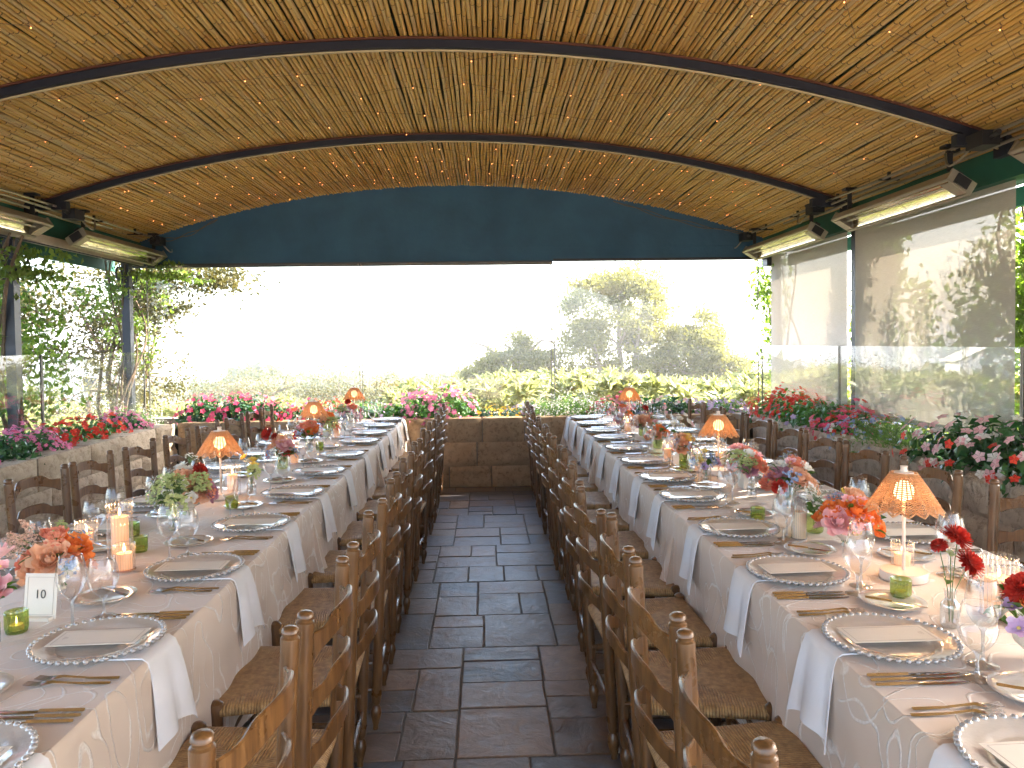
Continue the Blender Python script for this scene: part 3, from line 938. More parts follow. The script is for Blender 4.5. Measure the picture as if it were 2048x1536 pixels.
# ================================================================== CHAIRS
def smooth_tube(mb, pts, rs, seg=8, mi=0):
    mb.tube(pts, rs, seg, mi)
def make_chair():
    root = empty("ladderback_chair", (0, 0, 0), 0, "x", "chair")
    PX, PY, H = .185, -.20, .945
    r0 = .0205
    # back posts: turned, slight rake
    mb = M()
    prof = [(.006, 0), (.012, .004), (.0115, .02), (.0165, .040), (.0215, .062), (.0225, .078), (.018, .094), (.0125, .104), (.0150, .110), (.0185, .118), (.0205, .14), (r0, .42), (r0, .90), (r0 * 1.04, .918), (r0 * 1.02, .924), (.0165, .928), (.0165, .932), (.0195, .936), (.0185, .943), (.013, .948), (.0001, .9495)]
    mb.lathe(prof, 12)
    post_me = mb.mesh("back_post", WOOD)
    for s in (-1, 1):
        ob("back_post", post_me, root, (s * (PX + .012), PY + .02, 0), (radians(3.2), -s * radians(.8) * 0, s * .5))
    # front legs
    mb = M()
    fp = [(.006, 0), (.012, .004), (.0115, .02), (.0165, .040), (.0215, .062), (.0225, .078), (.018, .094), (.0125, .104), (.0150, .110), (.0185, .118), (.0215, .14), (.0215, .43), (.0235, .445), (.0215, .462), (.012, .470), (.0001, .472)]
    mb.lathe(fp, 12)
    leg_me = mb.mesh("front_leg", [WOOD])
    for s in (-1, 1): ob("front_leg", leg_me, root, (s * .225, .20, 0))
    # ladder slats
    def slat(zc, hh, bow):
        mb = M()
        n = 20; w = PX * 2 - .01
        def y_at(z): return PY + .02 - math.tan(radians(3.2)) * z
        def ring(u):
            t = 2 * u - 1
            x = t * w / 2
            yb = y_at(zc) - bow * (1 - t * t)
            sh = 1 / (1 + math.exp((abs(t) - .66) * 26))          # camel-back plateau
            top = hh * .22 + hh * (.17 + .13 * (1 - t * t)) * sh - .006 * abs(t) ** 3
            bot = -hh * .42 + hh * .42 * (1 - t * t) - .006 * (abs(t) > .93)
            th = .0052
            return [(x, yb - th, zc + bot), (x, yb + th, zc + bot), (x, yb + th, zc + top - .003), (x, yb, zc + top), (x, yb - th, zc + top - .003)]
        vs = []
        for k in range(n + 1): vs += ring(k / n)
        fs = [(k * 5 + j, k * 5 + (j + 1) % 5, (k + 1) * 5 + (j + 1) % 5, (k + 1) * 5 + j) for k in range(n) for j in range(5)]
        fs += [(4, 3, 2, 1, 0), tuple(n * 5 + j for j in range(5))]
        mb.add(vs, fs)
        return mb.mesh("back_slat", WOOD, True, 45)
    for zc, hh in ((.862, .098), (.722, .092), (.585, .088)):
        ob("back_slat", slat(zc, hh, .055), root)
    # seat rails + rush seat
    mb = M()
    c = [(-PX, -.19), (PX, -.19), (.225, .20), (-.225, .20)]
    def P(a, z): return (a[0], a[1], z)
    # woven seat: four triangular panels with sloping outer lips
    ctr = (0.0, .0)
    def panel(a, b, m0, m1):
        # a,b outer corners; m0,m1 inner ridge points ; uv.x runs along the rail
        def fn(u, v):
            L = Vector((b[0] - a[0], b[1] - a[1]))
            ox = a[0] + (b[0] - a[0]) * u; oy = a[1] + (b[1] - a[1]) * u
            ix = m0[0] + (m1[0] - m0[0]) * u; iy = m0[1] + (m1[1] - m0[1]) * u
            if v < .28:                                            # wrap over the rail
                q = v / .28; ang = pi * (.5 - q) ; outn = Vector((-(L.y), L.x)).normalized() * -1
                rr = .019
                ex = ox + outn.x * rr * cos(ang * .98) * (1 if True else 0); ey = oy + outn.y * rr * cos(ang * .98)
                zz = .437 - rr * sin(ang)
                return (ex * (1 - .0), ey, zz)
            q = (v - .28) / .72
            zz = .456 - .010 * sin(q * pi) * 0 - .014 * q + .004 * sin(q * pi)
            return (ox + (ix - ox) * q, oy + (iy - oy) * q, zz)
        nv, nu = 12, 10
        vs = [fn(i / nu, j / nv) for j in range(nv + 1) for i in range(nu + 1)]
        L = (Vector(b) - Vector(a)).length
        def U(p):  # along-rail coordinate in metres
            d = (Vector(b) - Vector(a)).normalized()
            return (Vector((p[0], p[1])) - Vector(a)).dot(d)
        fs = []; uv = []
        for j in range(nv):
            for i in range(nu):
                f = (j * (nu + 1) + i, j * (nu + 1) + i + 1, (j + 1) * (nu + 1) + i + 1, (j + 1) * (nu + 1) + i)
                fs.append(f); uv.append([(U(vs[q]), vs[q][2]) for q in f])
        mb.add(vs, fs, 0, uv)
    panel(c[0], c[1], (-.02, 0), (.02, 0))
    panel(c[1], c[2], (.02, 0), (.02, 0))
    panel(c[2], c[3], (.02, 0), (-.02, 0))
    panel(c[3], c[0], (-.02, 0), (-.02, 0))
    me = mb.mesh("rush_seat", RUSH, True, None)
    ob("rush_seat", me, root)
    mb = M(); mb.add([P(q, .42) for q in c], [(0, 3, 2, 1)]); ob("seat_underside", mb.mesh("seat_underside", RUSH, False), root)
    # stretchers
    for (a, b, z) in (((-.225, .20), (.225, .20), .19), ((-.225, .20), (.225, .20), .30), ((-PX, -.19), (PX, -.19), .21),
                      ((-PX, -.19), (-.225, .20), .16), ((PX, -.19), (.225, .20), .16), ((-PX, -.19), (-.225, .20), .27), ((PX, -.19), (.225, .20), .27)):
        mb = M(); pts = [(a[0] + (b[0] - a[0]) * t, a[1] + (b[1] - a[1]) * t, z) for t in (0, .12, .5, .88, 1)]
        mb.tube(pts, [.008, .010, .0115, .010, .008], 8)
        ob("stretcher", mb.mesh("stretcher", WOOD), root)
    return root
chair0 = make_chair(); used = [False]
cr_ = random.Random(3)
def put_chair(x, y, rz, lab, grp):
    place(chair0, used[0], (x, y, 0), rz + cr_.uniform(-.06, .06), lab, grp); used[0] = True
RA = [1.34, 1.885, 2.425, 2.95, 3.52, 4.10, 4.68, 5.27, 5.86, 6.45, 7.04, 7.62]
LA = [1.43, 1.955, 2.545, 3.205, 3.83, 4.50, 5.12, 5.72, 6.32, 6.92, 7.52]
RO = [2.92, 3.60, 4.23, 4.77, 5.33, 5.92, 6.52, 7.12, 7.68]
LO = [3.83, 4.37, 4.96, 5.55, 6.15, 6.8, 7.4, 7.78]
CG = "wooden ladderback chairs drawn up to the long tables"
for k, y in enumerate(RA):
    put_chair(.655 + cr_.uniform(-.022, .02), y, -pi / 2, ORD[k] + " wooden ladderback chair on the aisle side of the right-hand tables", CG)
for k, y in enumerate(LA):
    put_chair(-.665 + cr_.uniform(-.02, .022), y, pi / 2, ORD[k] + " wooden ladderback chair on the aisle side of the left-hand tables", CG)
for k, y in enumerate(RO):
    put_chair(1.955, y, pi / 2, ORD[k] + " wooden ladderback chair along the right wall, backed by rough stone", CG)
for k, y in enumerate(LO):
    put_chair(-2.03, y, -pi / 2, ORD[k] + " wooden ladderback chair along the left wall, backed by pale stone", CG)

# ================================================================== TABLES and CLOTHS
TC = 1.365; HW = .49; TZ = .760
BR = [.93, 3.385, 5.83, 8.06]
BL = [.98, 3.69, 5.88, 8.06]
def table(sx, y0, y1, lab):
    root = empty("banquet_table", (sx * TC, (y0 + y1) / 2, 0), 0, lab, "table", "folding banquet tables end to end under the cloths")
    L = y1 - y0 - .06
    mb = M(); mb.box((0, 0, TZ - .025), (HW * 2 - .02, L, .035)); ob("tabletop", mb.mesh("tabletop", CERAMIC, False), root)
    for a in (-1, 1):
        for b in (-1, 1):
            mb = M(); mb.tube([(a * (HW - .14), b * (L / 2 - .2), 0), (a * (HW - .14), b * (L / 2 - .2), TZ - .04)], .014, 8); ob("leg", mb.mesh("leg", METAL_DARK), root)
def cloth(sx, y0, y1, seed, lab, lift=0.0):
    """floor-ward draped cloth with soft folds"""
    r = random.Random(seed)
    cx, cy_ = sx * TC, (y0 + y1) / 2
    hx, hy = HW, (y1 - y0) / 2
    drop = .50
    per = []
    rc = .02
    step = .03
    def line(a, b, nrm):
        n = max(2, int((Vector(b) - Vector(a)).length / step))
        for k in range(n): per.append((a[0] + (b[0] - a[0]) * k / n, a[1] + (b[1] - a[1]) * k / n, nrm[0], nrm[1]))
    def corner(c, a0):
        for k in range(5):
            a = a0 + pi / 2 * k / 5
            per.append((c[0] + rc * cos(a), c[1] + rc * sin(a), cos(a), sin(a)))
    line((hx, -hy + rc), (hx, hy - rc), (1, 0)); corner((hx - rc, hy - rc), 0)
    line((hx - rc, hy), (-hx + rc, hy), (0, 1)); corner((-hx + rc, hy - rc), pi / 2)
    line((-hx, hy - rc), (-hx, -hy + rc), (-1, 0)); corner((-hx + rc, -hy + rc), pi)
    line((-hx + rc, -hy), (hx - rc, -hy), (0, -1)); corner((hx - rc, -hy + rc), 1.5 * pi)
    n = len(per)
    # arclength
    s = [0]
    for k in range(1, n): s.append(s[-1] + sqrt((per[k][0] - per[k - 1][0]) ** 2 + (per[k][1] - per[k - 1][1]) ** 2))
    ph = [r.uniform(0, 6.28) for _ in range(6)]
    def fold(t):
        return .45 * sin(t * 9 + ph[0] + 1.3 * sin(t * 2.2 + ph[1])) + .35 * sin(t * 17 + ph[2] + sin(t * 3.1)) + .2 * sin(t * 31 + ph[3])
    rings = [(0.0, 0.0), (.004, .003), (.009, .012), (.011, .03), (.012, .07), (.014, .12), (.016, .18), (.019, .25), (.022, .32), (.024, .40), (.026, .46), (.027, drop), (.020, drop + .004), (.016, drop - .02)]
    vs = []
    for off, dz in rings:
        for k, (x, y, nx, ny) in enumerate(per):
            amp = .017 * min(1, dz / .3) ** 1.2
            d = off + amp * fold(s[k]) + (.004 if dz > .02 else 0)
            cornerness = abs(nx * ny) * 4
            d += cornerness * .05 * min(1, dz / .4)
            if abs(ny) > .7 : d = min(d, .004 + .002 * lift * 100) if abs(y) > hy - .03 else d
            vs.append((x + nx * d, y + ny * d, TZ + lift - dz))
    nr = len(rings)
    fs = [(i * n + k, i * n + (k + 1) % n, (i + 1) * n + (k + 1) % n, (i + 1) * n + k) for i in range(nr - 1) for k in range(n)]
    fs = [f[::-1] for f in fs]
    mb = M(); mb.add(vs, fs)
    mb.add([(x, y, TZ + lift) for (x, y, _, _) in per], [tuple(range(n))])
    o = ob("tablecloth", mb.mesh("tablecloth", LINEN, True, 60), None, (cx, cy_, 0))
    tag(o, lab, "tablecloth", "blush embroidered tablecloths")
for sx, B, side in ((1, BR, "right-hand"), (-1, BL, "left-hand")):
    for k in range(3):
        w = ["nearest the camera", "in the middle of the row", "against the far planter wall"][k]
        table(sx, B[k], B[k + 1], "long table of the %s row %s, hidden under its cloth" % (side, w))
        cloth(sx, B[k] + .002, B[k + 1] - .002, 10 + k + (5 if sx < 0 else 0), "blush cloth with white scrollwork on the %s table %s" % (side, w), .004 if k == 0 else 0.0)

# ================================================================== PLACE SETTINGS
ZT = TZ + .0045
def mk_charger():
    root = empty("charger_plate", (0, 0, 0), 0, "x", "charger plate")
    mb = M()
    mb.lathe([(.0001, .004), (.098, .004), (.104, .0045), (.108, .008), (.125, .0105), (.150, .015), (.157, .017), (.158, .0155), (.150, .0125), (.110, .003), (.100, 0), (.0001, 0)], 64)
    ob("dish", mb.mesh("dish", CHARGER, True, 60), root)
    mb = M()
    for k in range(46):
        a = 2 * pi * k / 46
        mb.sphere((.1585 * cos(a), .1585 * sin(a), .0155), .0078, 7, 5, 0, .8)
    ob("beaded_rim", mb.mesh("beaded_rim", BEADG), root)
    return root
def mk_menu():
    root = empty("menu_card", (0, 0, 0), 0, "x", "menu card")
    mb = M(); mb.box((0, 0, .0006), (.104, .228, .0012)); ob("card", mb.mesh("card", CARD, False), root)
    mb = M()
    for s in (-1, 1):
        mb.box((s * .043, 0, .0014), (.0012, .207, .0003)); mb.box((0, s * .1035, .0014), (.086, .0012, .0003))
    for q in range(3): mb.box((0, .090 - .0045 * q, .0014), (.020 - .005 * q, .0009, .0003))
    ob("printed_border", mb.mesh("printed_border", INK, False), root)
    return root
def mk_napkin(seed):
    r = random.Random(seed)
    mb = M()
    p1, p2 = r.uniform(-.3, .3), r.uniform(0, 6.28)
    path = [(.19, .0035), (.10, .0035), (.03, .0038), (.006, .003), (-.006, -.004), (-.014, -.03), (-.020, -.07), (-.024, -.12), (-.028, -.17), (-.030, -.205)]
    nv = len(path) - 1
    def mkf(off):
        def fn(u, v):
            i = min(nv - 1, int(v * nv)); t = v * nv - i
            y = path[i][0] + (path[i + 1][0] - path[i][0]) * t
            z = path[i][1] + (path[i + 1][1] - path[i][1]) * t
            h = max(0, -z) / .2
            x = (u - .5) * (.165 + .035 * h) + .012 * h * p1
            pl = abs(sin(u * pi * 1.5 + p2))
            y2 = y - h * .026 * pl - off * (1 if z < 0 else 0)
            z2 = z + (off if z >= 0 else 0) - (.02 * (u - .5) * p1 * h) - (.024 * h * (2 * abs(u - .45)) ** 4)
            return (x, y2, z2)
        return fn
    mb.grid(mkf(.004), 16, 18); mb.grid(mkf(0.0), 16, 18)
    # close the hem and sides
    a = M(); f0, f1 = mkf(.004), mkf(0)
    def hem(u, v): p, q = Vector(f0(u, 1)), Vector(f1(u, 1)); return tuple(p + (q - p) * v)
    mb.grid(hem, 16, 1)
    for e in (0, 1):
        def sd(u, v, e=e): p, q = Vector(f0(e, u)), Vector(f1(e, u)); return tuple(p + (q - p) * v)
        mb.grid(sd, 18, 1)
    return mb.mesh("napkin", NAPKIN, True, 50)
NAPS = [mk_napkin(k) for k in range(5)]
def mk_bread():
    root = empty("bread_plate", (0, 0, 0), 0, "x", "bread plate")
    mb = M(); mb.lathe([(.0001, .004), (.055, .004), (.066, .009), (.092, .014), (.0935, .013), (.070, .005), (.058, 0), (.0001, 0)], 40)
    ob("dish", mb.mesh("dish", CHARGER, True, 60), root)
    return root
def prism_outline(mb, pts, zf, th, mi=0):
    """pts: list of (y, halfwidth); zf(y) height"""
    n = len(pts); vs = []
    for y, w in pts:
        z = zf(y)
        vs += [(-w, y, z), (0, y, z + th * .9), (w, y, z), (0, y, z - th * .2)]
    fs = [(k * 4 + j, k * 4 + (j + 1) % 4, (k + 1) * 4 + (j + 1) % 4, (k + 1) * 4 + j) for k in range(n - 1) for j in range(4)]
    fs += [(3, 2, 1, 0), tuple((n - 1) * 4 + j for j in range(4))]
    mb.add(vs, fs, mi)
def fork_mesh():
    mb = M()
    zf = lambda y: .003 + .006 * math.exp(-((y - .135) / .03) ** 2) * 1.0 + (.004 if y > .18 else 0)
    prism_outline(mb, [(0, .004), (.004, .0068), (.03, .0062), (.07, .004), (.115, .0028), (.132, .005), (.142, .0105), (.152, .0118), (.158, .0118)], zf, .004)
    for k in range(4):
        x = -.0093 + k * .0062
        vs = []
        for (y, z, w) in ((.156, .005, .002), (.175, .003, .0018), (.198, .0065, .0009)):
            vs += [(x - w, y, z), (x + w, y, z), (x + w, y, z + .0022), (x - w, y, z + .0022)]
        fs = [(i * 4 + j, i * 4 + (j + 1) % 4, (i + 1) * 4 + (j + 1) % 4, (i + 1) * 4 + j) for i in range(2) for j in range(4)] + [(8, 9, 10, 11)]
        mb.add(vs, fs)
    return mb.mesh("fork", STEEL, True, 35)
def knife_mesh(L=.225, nm="knife"):
    mb = M()
    h = L * .44
    prism_outline(mb, [(0, .003), (.004, .0056), (.03, .0056), (h - .01, .0042), (h, .0036)], lambda y: .003, .0055)
    prism_outline(mb, [(h, .0050), (h + .01, .0085), (h + (L - h) * .6, .0095), (L - .012, .0065), (L, .001)], lambda y: .0025, .0018)
    return mb.mesh(nm, STEEL, True, 35)
FORK, KNIFE, BKNIFE = fork_mesh(), knife_mesh(), knife_mesh(.165, "butter_knife")
def mk_goblet(kind):
    root = empty("wine_glass" if kind == 0 else "water_goblet", (0, 0, 0), 0, "x", "wine glass" if kind == 0 else "water goblet")
    s = 1.0 if kind == 0 else .92
    H = .212 if kind == 0 else .178
    st = .088 if kind == 0 else .060
    rb = .040 if kind == 0 else .043
    mb = M()
    n = 14; pr = []
    for k in range(n + 1):
        t = k / n
        r = rb * sin(min(1, t * 1.9) * pi / 2) ** .62 if t < .53 else rb * (1 - .26 * ((t - .53) / .47) ** 1.6)
        pr.append((max(.0015, r), st + (H - st) * t))
    mb.lathe(pr, 32)
    a, b = pr[-1]
    mb.lathe([(a, b), (a - .0012, b + .0008), (a - .0022, b)], 32, 1)
    ob("bowl", mb.mesh("bowl", [GLASS, GLASS_STEM], True, 60), root)
    mb = M(); mb.lathe([(.036, .001), (.0345, .003), (.018, .0055), (.006, .010), (.0042, .02), (.0036, st * .6), (.0048, st - .006), (.011, st + .004)], 24)
    ob("stem", mb.mesh("stem", GLASS_STEM, True, 60), root)
    return root
charger0, menu0, bread0, g0, g1 = mk_charger(), mk_menu(), mk_bread(), mk_goblet(0), mk_goblet(1)
U = dict(c=False, m=False, b=False, g=False, h=False)
sr = random.Random(77)
def setting(sx, inner, y, k, full=True):
    """sx: row side, inner: aisle side. local frame at table edge"""
    if inner: ex, rz = sx * (TC - HW), (-pi / 2 if sx > 0 else pi / 2)
    else: ex, rz = sx * (TC + HW), (pi / 2 if sx > 0 else -pi / 2)
    o = Vector((ex, y, ZT if not (inner and 0) else ZT)); R = Matrix.Rotation(rz, 3, 'Z')
    def W(lx, ly, lz=0): return o + R @ Vector((lx, ly, lz))
    row = "right" if sx > 0 else "left"
    side = "aisle-side" if inner else "wall-side"
    place_ = "%s %s place of the %s tables" % (ORD[k], side, row)
    cy_ = .165
    j = lambda a: sr.uniform(-a, a)
    place(charger0, U['c'], W(j(.006), cy_ + j(.006), .004 if True else 0), rz + sr.uniform(0, 6), "beaded pearl charger at the " + place_, "beaded charger plates"); U['c'] = True
    mr = rz + j(.05)
    place(menu0, U['m'], W(j(.008), cy_ + .005, .0215), mr, "cream menu card on the charger, " + place_, "menu cards"); U['m'] = True
    nb = ob("napkin", NAPS[sr.randrange(5)], None, W(-.015 + j(.015), 0, .0), (0, 0, rz + j(.04)))
    nb.location.z = ZT
    tag(nb, "white napkin hanging from under the charger, " + place_, "napkin", "white napkins")
    place(bread0, U['b'], W(-.275 + j(.01), .335 + j(.01)), rz, "small bread plate at the " + place_, "bread plates"); U['b'] = True
    bk = ob("butter_knife", BKNIFE, None, W(-.30, .26, .0135), (0, 0, rz + j(.1) - .55))
    tag(bk, "butter knife across the bread plate, " + place_, "butter knife", "butter knives")
    for q in range(2):
        f = ob("fork", FORK, None, W(-.205 - .026 * q, .012 + j(.004) + .012 * q), (0, 0, rz + j(.03)))
        tag(f, "%s fork beside the charger, %s" % (["inner", "outer"][q], place_), "fork", "dinner forks")
    for q in range(3 if inner else 2):
        f = ob("knife", KNIFE, None, W(.188 + .024 * q, .010 + j(.003)), (0, 0, rz + j(.02)))
        tag(f, "%s knife beside the charger, %s" % (["inner", "middle", "outer"][q], place_), "knife", "dinner knives")
    place(g0, U['g'], W(.135 + j(.01), .315 + j(.012)), rz + j(3), "tall wine glass at the " + place_, "stemmed wine glasses"); U['g'] = True
    place(g1, U['h'], W(.212 + j(.01), .268 + j(.012)), rz + j(3), "short water goblet at the " + place_, "stemmed water goblets"); U['h'] = True
RS = [1.32, 1.90, 2.48, 3.07, 3.735, 4.26, 4.87, 5.50, 6.11, 6.60, 7.19, 7.76]
LS = [1.42, 2.02, 2.68, 3.33, 4.02, 4.705, 5.42, 6.15, 6.73, 7.34, 7.88]
for k, y in enumerate(RS): setting(1, True, y, k)
for k, y in enumerate(LS): setting(-1, True, y, k)
for k, y in enumerate([2.30, 2.92, 3.60, 4.23, 4.77, 5.33, 5.92, 6.52, 7.12, 7.68]): setting(1, False, y, k)
for k, y in enumerate([2.75, 3.30, 3.86, 4.37, 4.96, 5.55, 6.15, 6.8, 7.4, 7.80]): setting(-1, False, y, k)
# ================================================================== CANDLES, LAMPS, VASES
def flute(nf, amp): return lambda th, r, z: r * (1 - amp * abs(cos(nf * th / 2)) ** .7)
def hurricane(x, y, r, h, ch, cr, lit, label, ccount=0):
    root = empty("candle_holder", (x, y, ZT), 0, label, "candle holder", "fluted glass candle holders")
    mb = M()
    mb.lathe([(r, .0), (r, .006), (r, .02), (r, h * .5), (r, h)], 96, 0, (0, 0, 0), flute(24, .085))
    mb.m = [1 if (q % 96) % 4 in (0,) else 0 for q in range(len(mb.f))]
    mb.lathe([(.001, .003), (r * .9, .003)], 28, 0)
    mb.lathe([(r * 1.03, h), (r * 1.0, h + .0015), (r * .96, h)], 40, 1)
    mb.lathe([(r * 1.03, 0), (r * 1.04, .004), (r * .96, .006)], 40, 1)
    ob("fluted_glass", mb.mesh("fluted_glass", [FLUTED, GLASS_STEM], True, 60), root)
    candle = empty("pillar_candle", (x, y, ZT + .005), 0, ("lit" if lit else "unlit") + " candle of the " + " ".join(label.replace("fluted glass ", "").replace(",", "").split()[:12]), "candle", "pillar candles")
    mb = M(); mb.lathe([(cr * .98, 0), (cr, .004), (cr, ch - .004), (cr * .94, ch), (cr * .6, ch - .003), (.0005, ch - .005)], 24)
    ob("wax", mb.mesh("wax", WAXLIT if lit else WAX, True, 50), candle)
    mb = M(); mb.tube([(0, 0, ch - .006), (.001, 0, ch + .008)], .0008, 5); ob("wick", mb.mesh("wick", WICK), candle)
    if lit:
        mb = M(); mb.lathe([(.0005, 0), (.003, .004), (.0042, .009), (.003, .017), (.0012, .024), (.0003, .029)], 8, 0, (0, 0, ch + .004))
        ob("flame", mb.mesh("flame", FLAME), candle)
        ld = bpy.data.lights.new("candle_light", 'POINT'); ld.energy = .05; ld.color = (1, .50, .2); ld.shadow_soft_size = .006
        lo = bpy.data.objects.new("candle_light", ld); COL.objects.link(lo); lo.parent = candle; lo.location = (0, 0, ch + .034)
H = [
 (1.456, 2.07, .048, .170, .105, .036, 1, "fluted glass hurricane with a fat lit candle at the right edge of view"),
 (1.405, 2.475, .036, .105, .062, .026, 1, "fluted glass hurricane lit just behind the stem of the front right lamp"),
 (1.242, 2.93, .030, .150, .105, .026, 0, "fluted glass cylinder with tall unlit candle left of the orange ranunculus bowl"),
 (1.290, 4.50, .042, .215, .085, .024, 1, "fluted glass cylinder, tall, just left of the middle lamp on the right"),
 (1.494, 4.74, .038, .140, .070, .026, 1, "fluted glass holder, short, behind the stem of the middle right lamp"),
 (1.201, 4.92, .036, .190, .080, .025, 1, "fluted glass cylinder with lit candle in front of the white orchids"),
 (1.439, 6.15, .045, .190, .070, .026, 0, "fluted glass cylinder standing behind the white orchids"),
 (1.26, 6.62, .038, .14, .075, .028, 1, "fluted glass holder in the far right table, before the last lamp"),
 (1.40, 7.45, .042, .20, .12, .028, 0, "fluted glass cylinder at the far right end of the right tables"),
 (-1.302, 2.715, .036, .095, .058, .027, 1, "fluted glass holder, short and lit, at the front of the left candle cluster"),
 (-1.400, 2.89, .046, .215, .150, .030, 1, "fluted glass hurricane, tall and lit, at the back of the left candle cluster"),
 (-1.62, 3.07, .042, .105, .045, .024, 1, "fluted glass holder behind the astilbe bouquet on the left table"),
 (-1.366, 4.06, .043, .165, .105, .027, 1, "fluted glass cylinder, lit, in front of the first left lamp"),
 (-1.303, 5.12, .034, .150, .105, .026, 1, "fluted glass cylinder, lit, left of the dahlia bouquet halfway down the left tables"),
 (-1.445, 5.47, .046, .180, .110, .030, 1, "fluted glass hurricane, wide, behind the narrower one halfway down the left tables"),
 (-1.30, 6.55, .036, .14, .08, .026, 1, "fluted glass holder beside the second left lamp"),
 (-1.45, 7.25, .040, .18, .10, .028, 0, "fluted glass cylinder far down the left tables"),
]
for h in H: hurricane(*h)

def lamp(x, y, label, first=[None]):
    if first[0] is None:
        root = empty("table_lamp", (x, y, ZT), 0, label, "lamp", "rattan table lamps")
        mb = M(); mb.lathe([(.0001, 0), (.068, 0), (.072, .004), (.072, .026), (.069, .030), (.0001, .031)], 40)
        ob("base", mb.mesh("base", LAMP_WHITE, True, 40), root)
        mb = M(); mb.tube([(0, 0, .03), (0, 0, .262)], .0055, 10); ob("stem", mb.mesh("stem", LAMP_WHITE), root)
        mb = M(); mb.lathe([(.030, .352), (.030, .356), (.012, .358), (.010, .366), (.012, .376), (.0001, .377)], 20); ob("finial", mb.mesh("finial", LAMP_WHITE, True, 40), root)
        ns = 16
        def R(th, t):
            return .040 + .073 * t ** .95 + .006 * t * cos(ns * th)
        def Zf(th, t):
            return .352 - .118 * t - .007 * t ** 3 * cos(ns * th)
        mb = M()
        for k in range(19):                                        # woven weft rings
            t = (k + .5) / 19
            n = 96; vs = []
            for q in range(n):
                th = 2 * pi * q / n
                wv = .0012 * (1 if (q + k) % 2 else -1)
                r = R(th, t) + wv; z = Zf(th, t)
                vs += [(r * cos(th), r * sin(th), z + .0022), ((r + .0018) * cos(th), (r + .0018) * sin(th), z), (r * cos(th), r * sin(th), z - .0022)]
            fs = []
            for q in range(n):
                p = (q + 1) % n
                for j in range(3): fs.append((q * 3 + j, q * 3 + (j + 1) % 3, p * 3 + (j + 1) % 3, p * 3 + j))
            mb.add(vs, fs)
        ob("woven_shade", mb.mesh("woven_shade", RATTAN), root)
        mb = M()
        for q in range(32):
            th = 2 * pi * q / 32
            mb.tube([((R(th, t) - .0015) * cos(th), (R(th, t) - .0015) * sin(th), Zf(th, t)) for t in (0, .35, .7, 1.0)], .0022, 4, 0, False)
        ob("shade_ribs", mb.mesh("shade_ribs", RATTAN), root)
        mb = M()
        for t in (0, 1):
            mb.tube([(R(2 * pi * q / 64, t) * cos(2 * pi * q / 64), R(2 * pi * q / 64, t) * sin(2 * pi * q / 64), Zf(2 * pi * q / 64, t)) for q in range(65)], .003, 6, 0, False)
        ob("shade_rim", mb.mesh("shade_rim", RATTAN), root)
        mb = M(); mb.lathe([(.010, .262), (.026, .270), (.031, .288), (.029, .306), (.018, .322), (.0005, .328)], 16); ob("light_bulb", mb.mesh("light_bulb", LAMP_BULB, True, 40), root)
        ld = bpy.data.lights.new("lamp_light", 'POINT'); ld.energy = .17; ld.color = (1, .60, .28); ld.shadow_soft_size = .02
        lo = bpy.data.objects.new("lamp_light", ld); COL.objects.link(lo); lo.parent = root; lo.location = (0, 0, .250)
        first[0] = root
    else:
        place(first[0], True, (x, y, ZT), RND.uniform(0, 6), label, "rattan table lamps")
lamp(1.372, 2.41, "lit rattan table lamp nearest the camera on the right-hand tables")
lamp(1.38, 4.40, "lit rattan table lamp in the middle of the right-hand tables")
lamp(1.38, 7.15, "lit rattan table lamp at the far end of the right-hand tables")
lamp(-1.40, 3.98, "lit rattan table lamp nearest the camera on the left-hand tables")
lamp(-1.36, 5.97, "lit rattan table lamp in the middle of the left-hand tables")
lamp(-1.36, 7.80, "lit rattan table lamp at the far end of the left-hand tables")

def votive(x, y, label, r=.030, h=.058, lit=False):
    root = empty("votive_holder", (x, y, ZT), 0, label, "votive holder", "green ribbed glass votives")
    mb = M()
    mb.lathe([(r * .86, 0), (r * .9, .004), (r * .98, .012), (r, .02), (r, h)], 80, 0, (0, 0, 0), flute(20, .08))
    mb.lathe([(r * 1.05, h), (r * 1.0, h + .002), (r * .93, h), (r * .93, .012)], 40)
    ob("ribbed_cup", mb.mesh("ribbed_cup", GLASS_GREEN, True, 60), root)
    mb = M(); mb.lathe([(r * .9, .0), (r * .92, .006), (.001, .007)], 30); ob("base_disc", mb.mesh("base_disc", GLASS_GREEN), root)
    mb = M(); mb.lathe([(r * .6, .007), (r * .6, .022), (.001, .022)], 20); ob("tealight", mb.mesh("tealight", WAX), root)
    if lit:
        mb = M(); mb.lathe([(.0005, 0), (.003, .005), (.0012, .018), (.0003, .022)], 8, 0, (0, 0, .023)); ob("flame", mb.mesh("flame", FLAME), root)
votive(1.264, 2.235, "green ribbed votive beside the base of the front right lamp")
votive(1.189, 3.24, "green ribbed votive near the bread plate, below the red dahlia bouquet")
votive(1.22, 4.58, "green ribbed votive left of the tall fluted cylinder on the right")
votive(-1.33, 2.14, "green ribbed votive with a tiny flame beside the table number card", lit=True)
votive(-1.36, 2.96, "green ribbed votive behind the wine glasses of the left candle cluster")
votive(-1.50, 3.20, "green ribbed votive farther back behind the left candle cluster")
votive(-1.257, 3.72, "green ribbed votive behind goblets, below the first left lamp")
votive(-1.27, 5.75, "green ribbed votive by the dahlia bouquet halfway down the left tables")

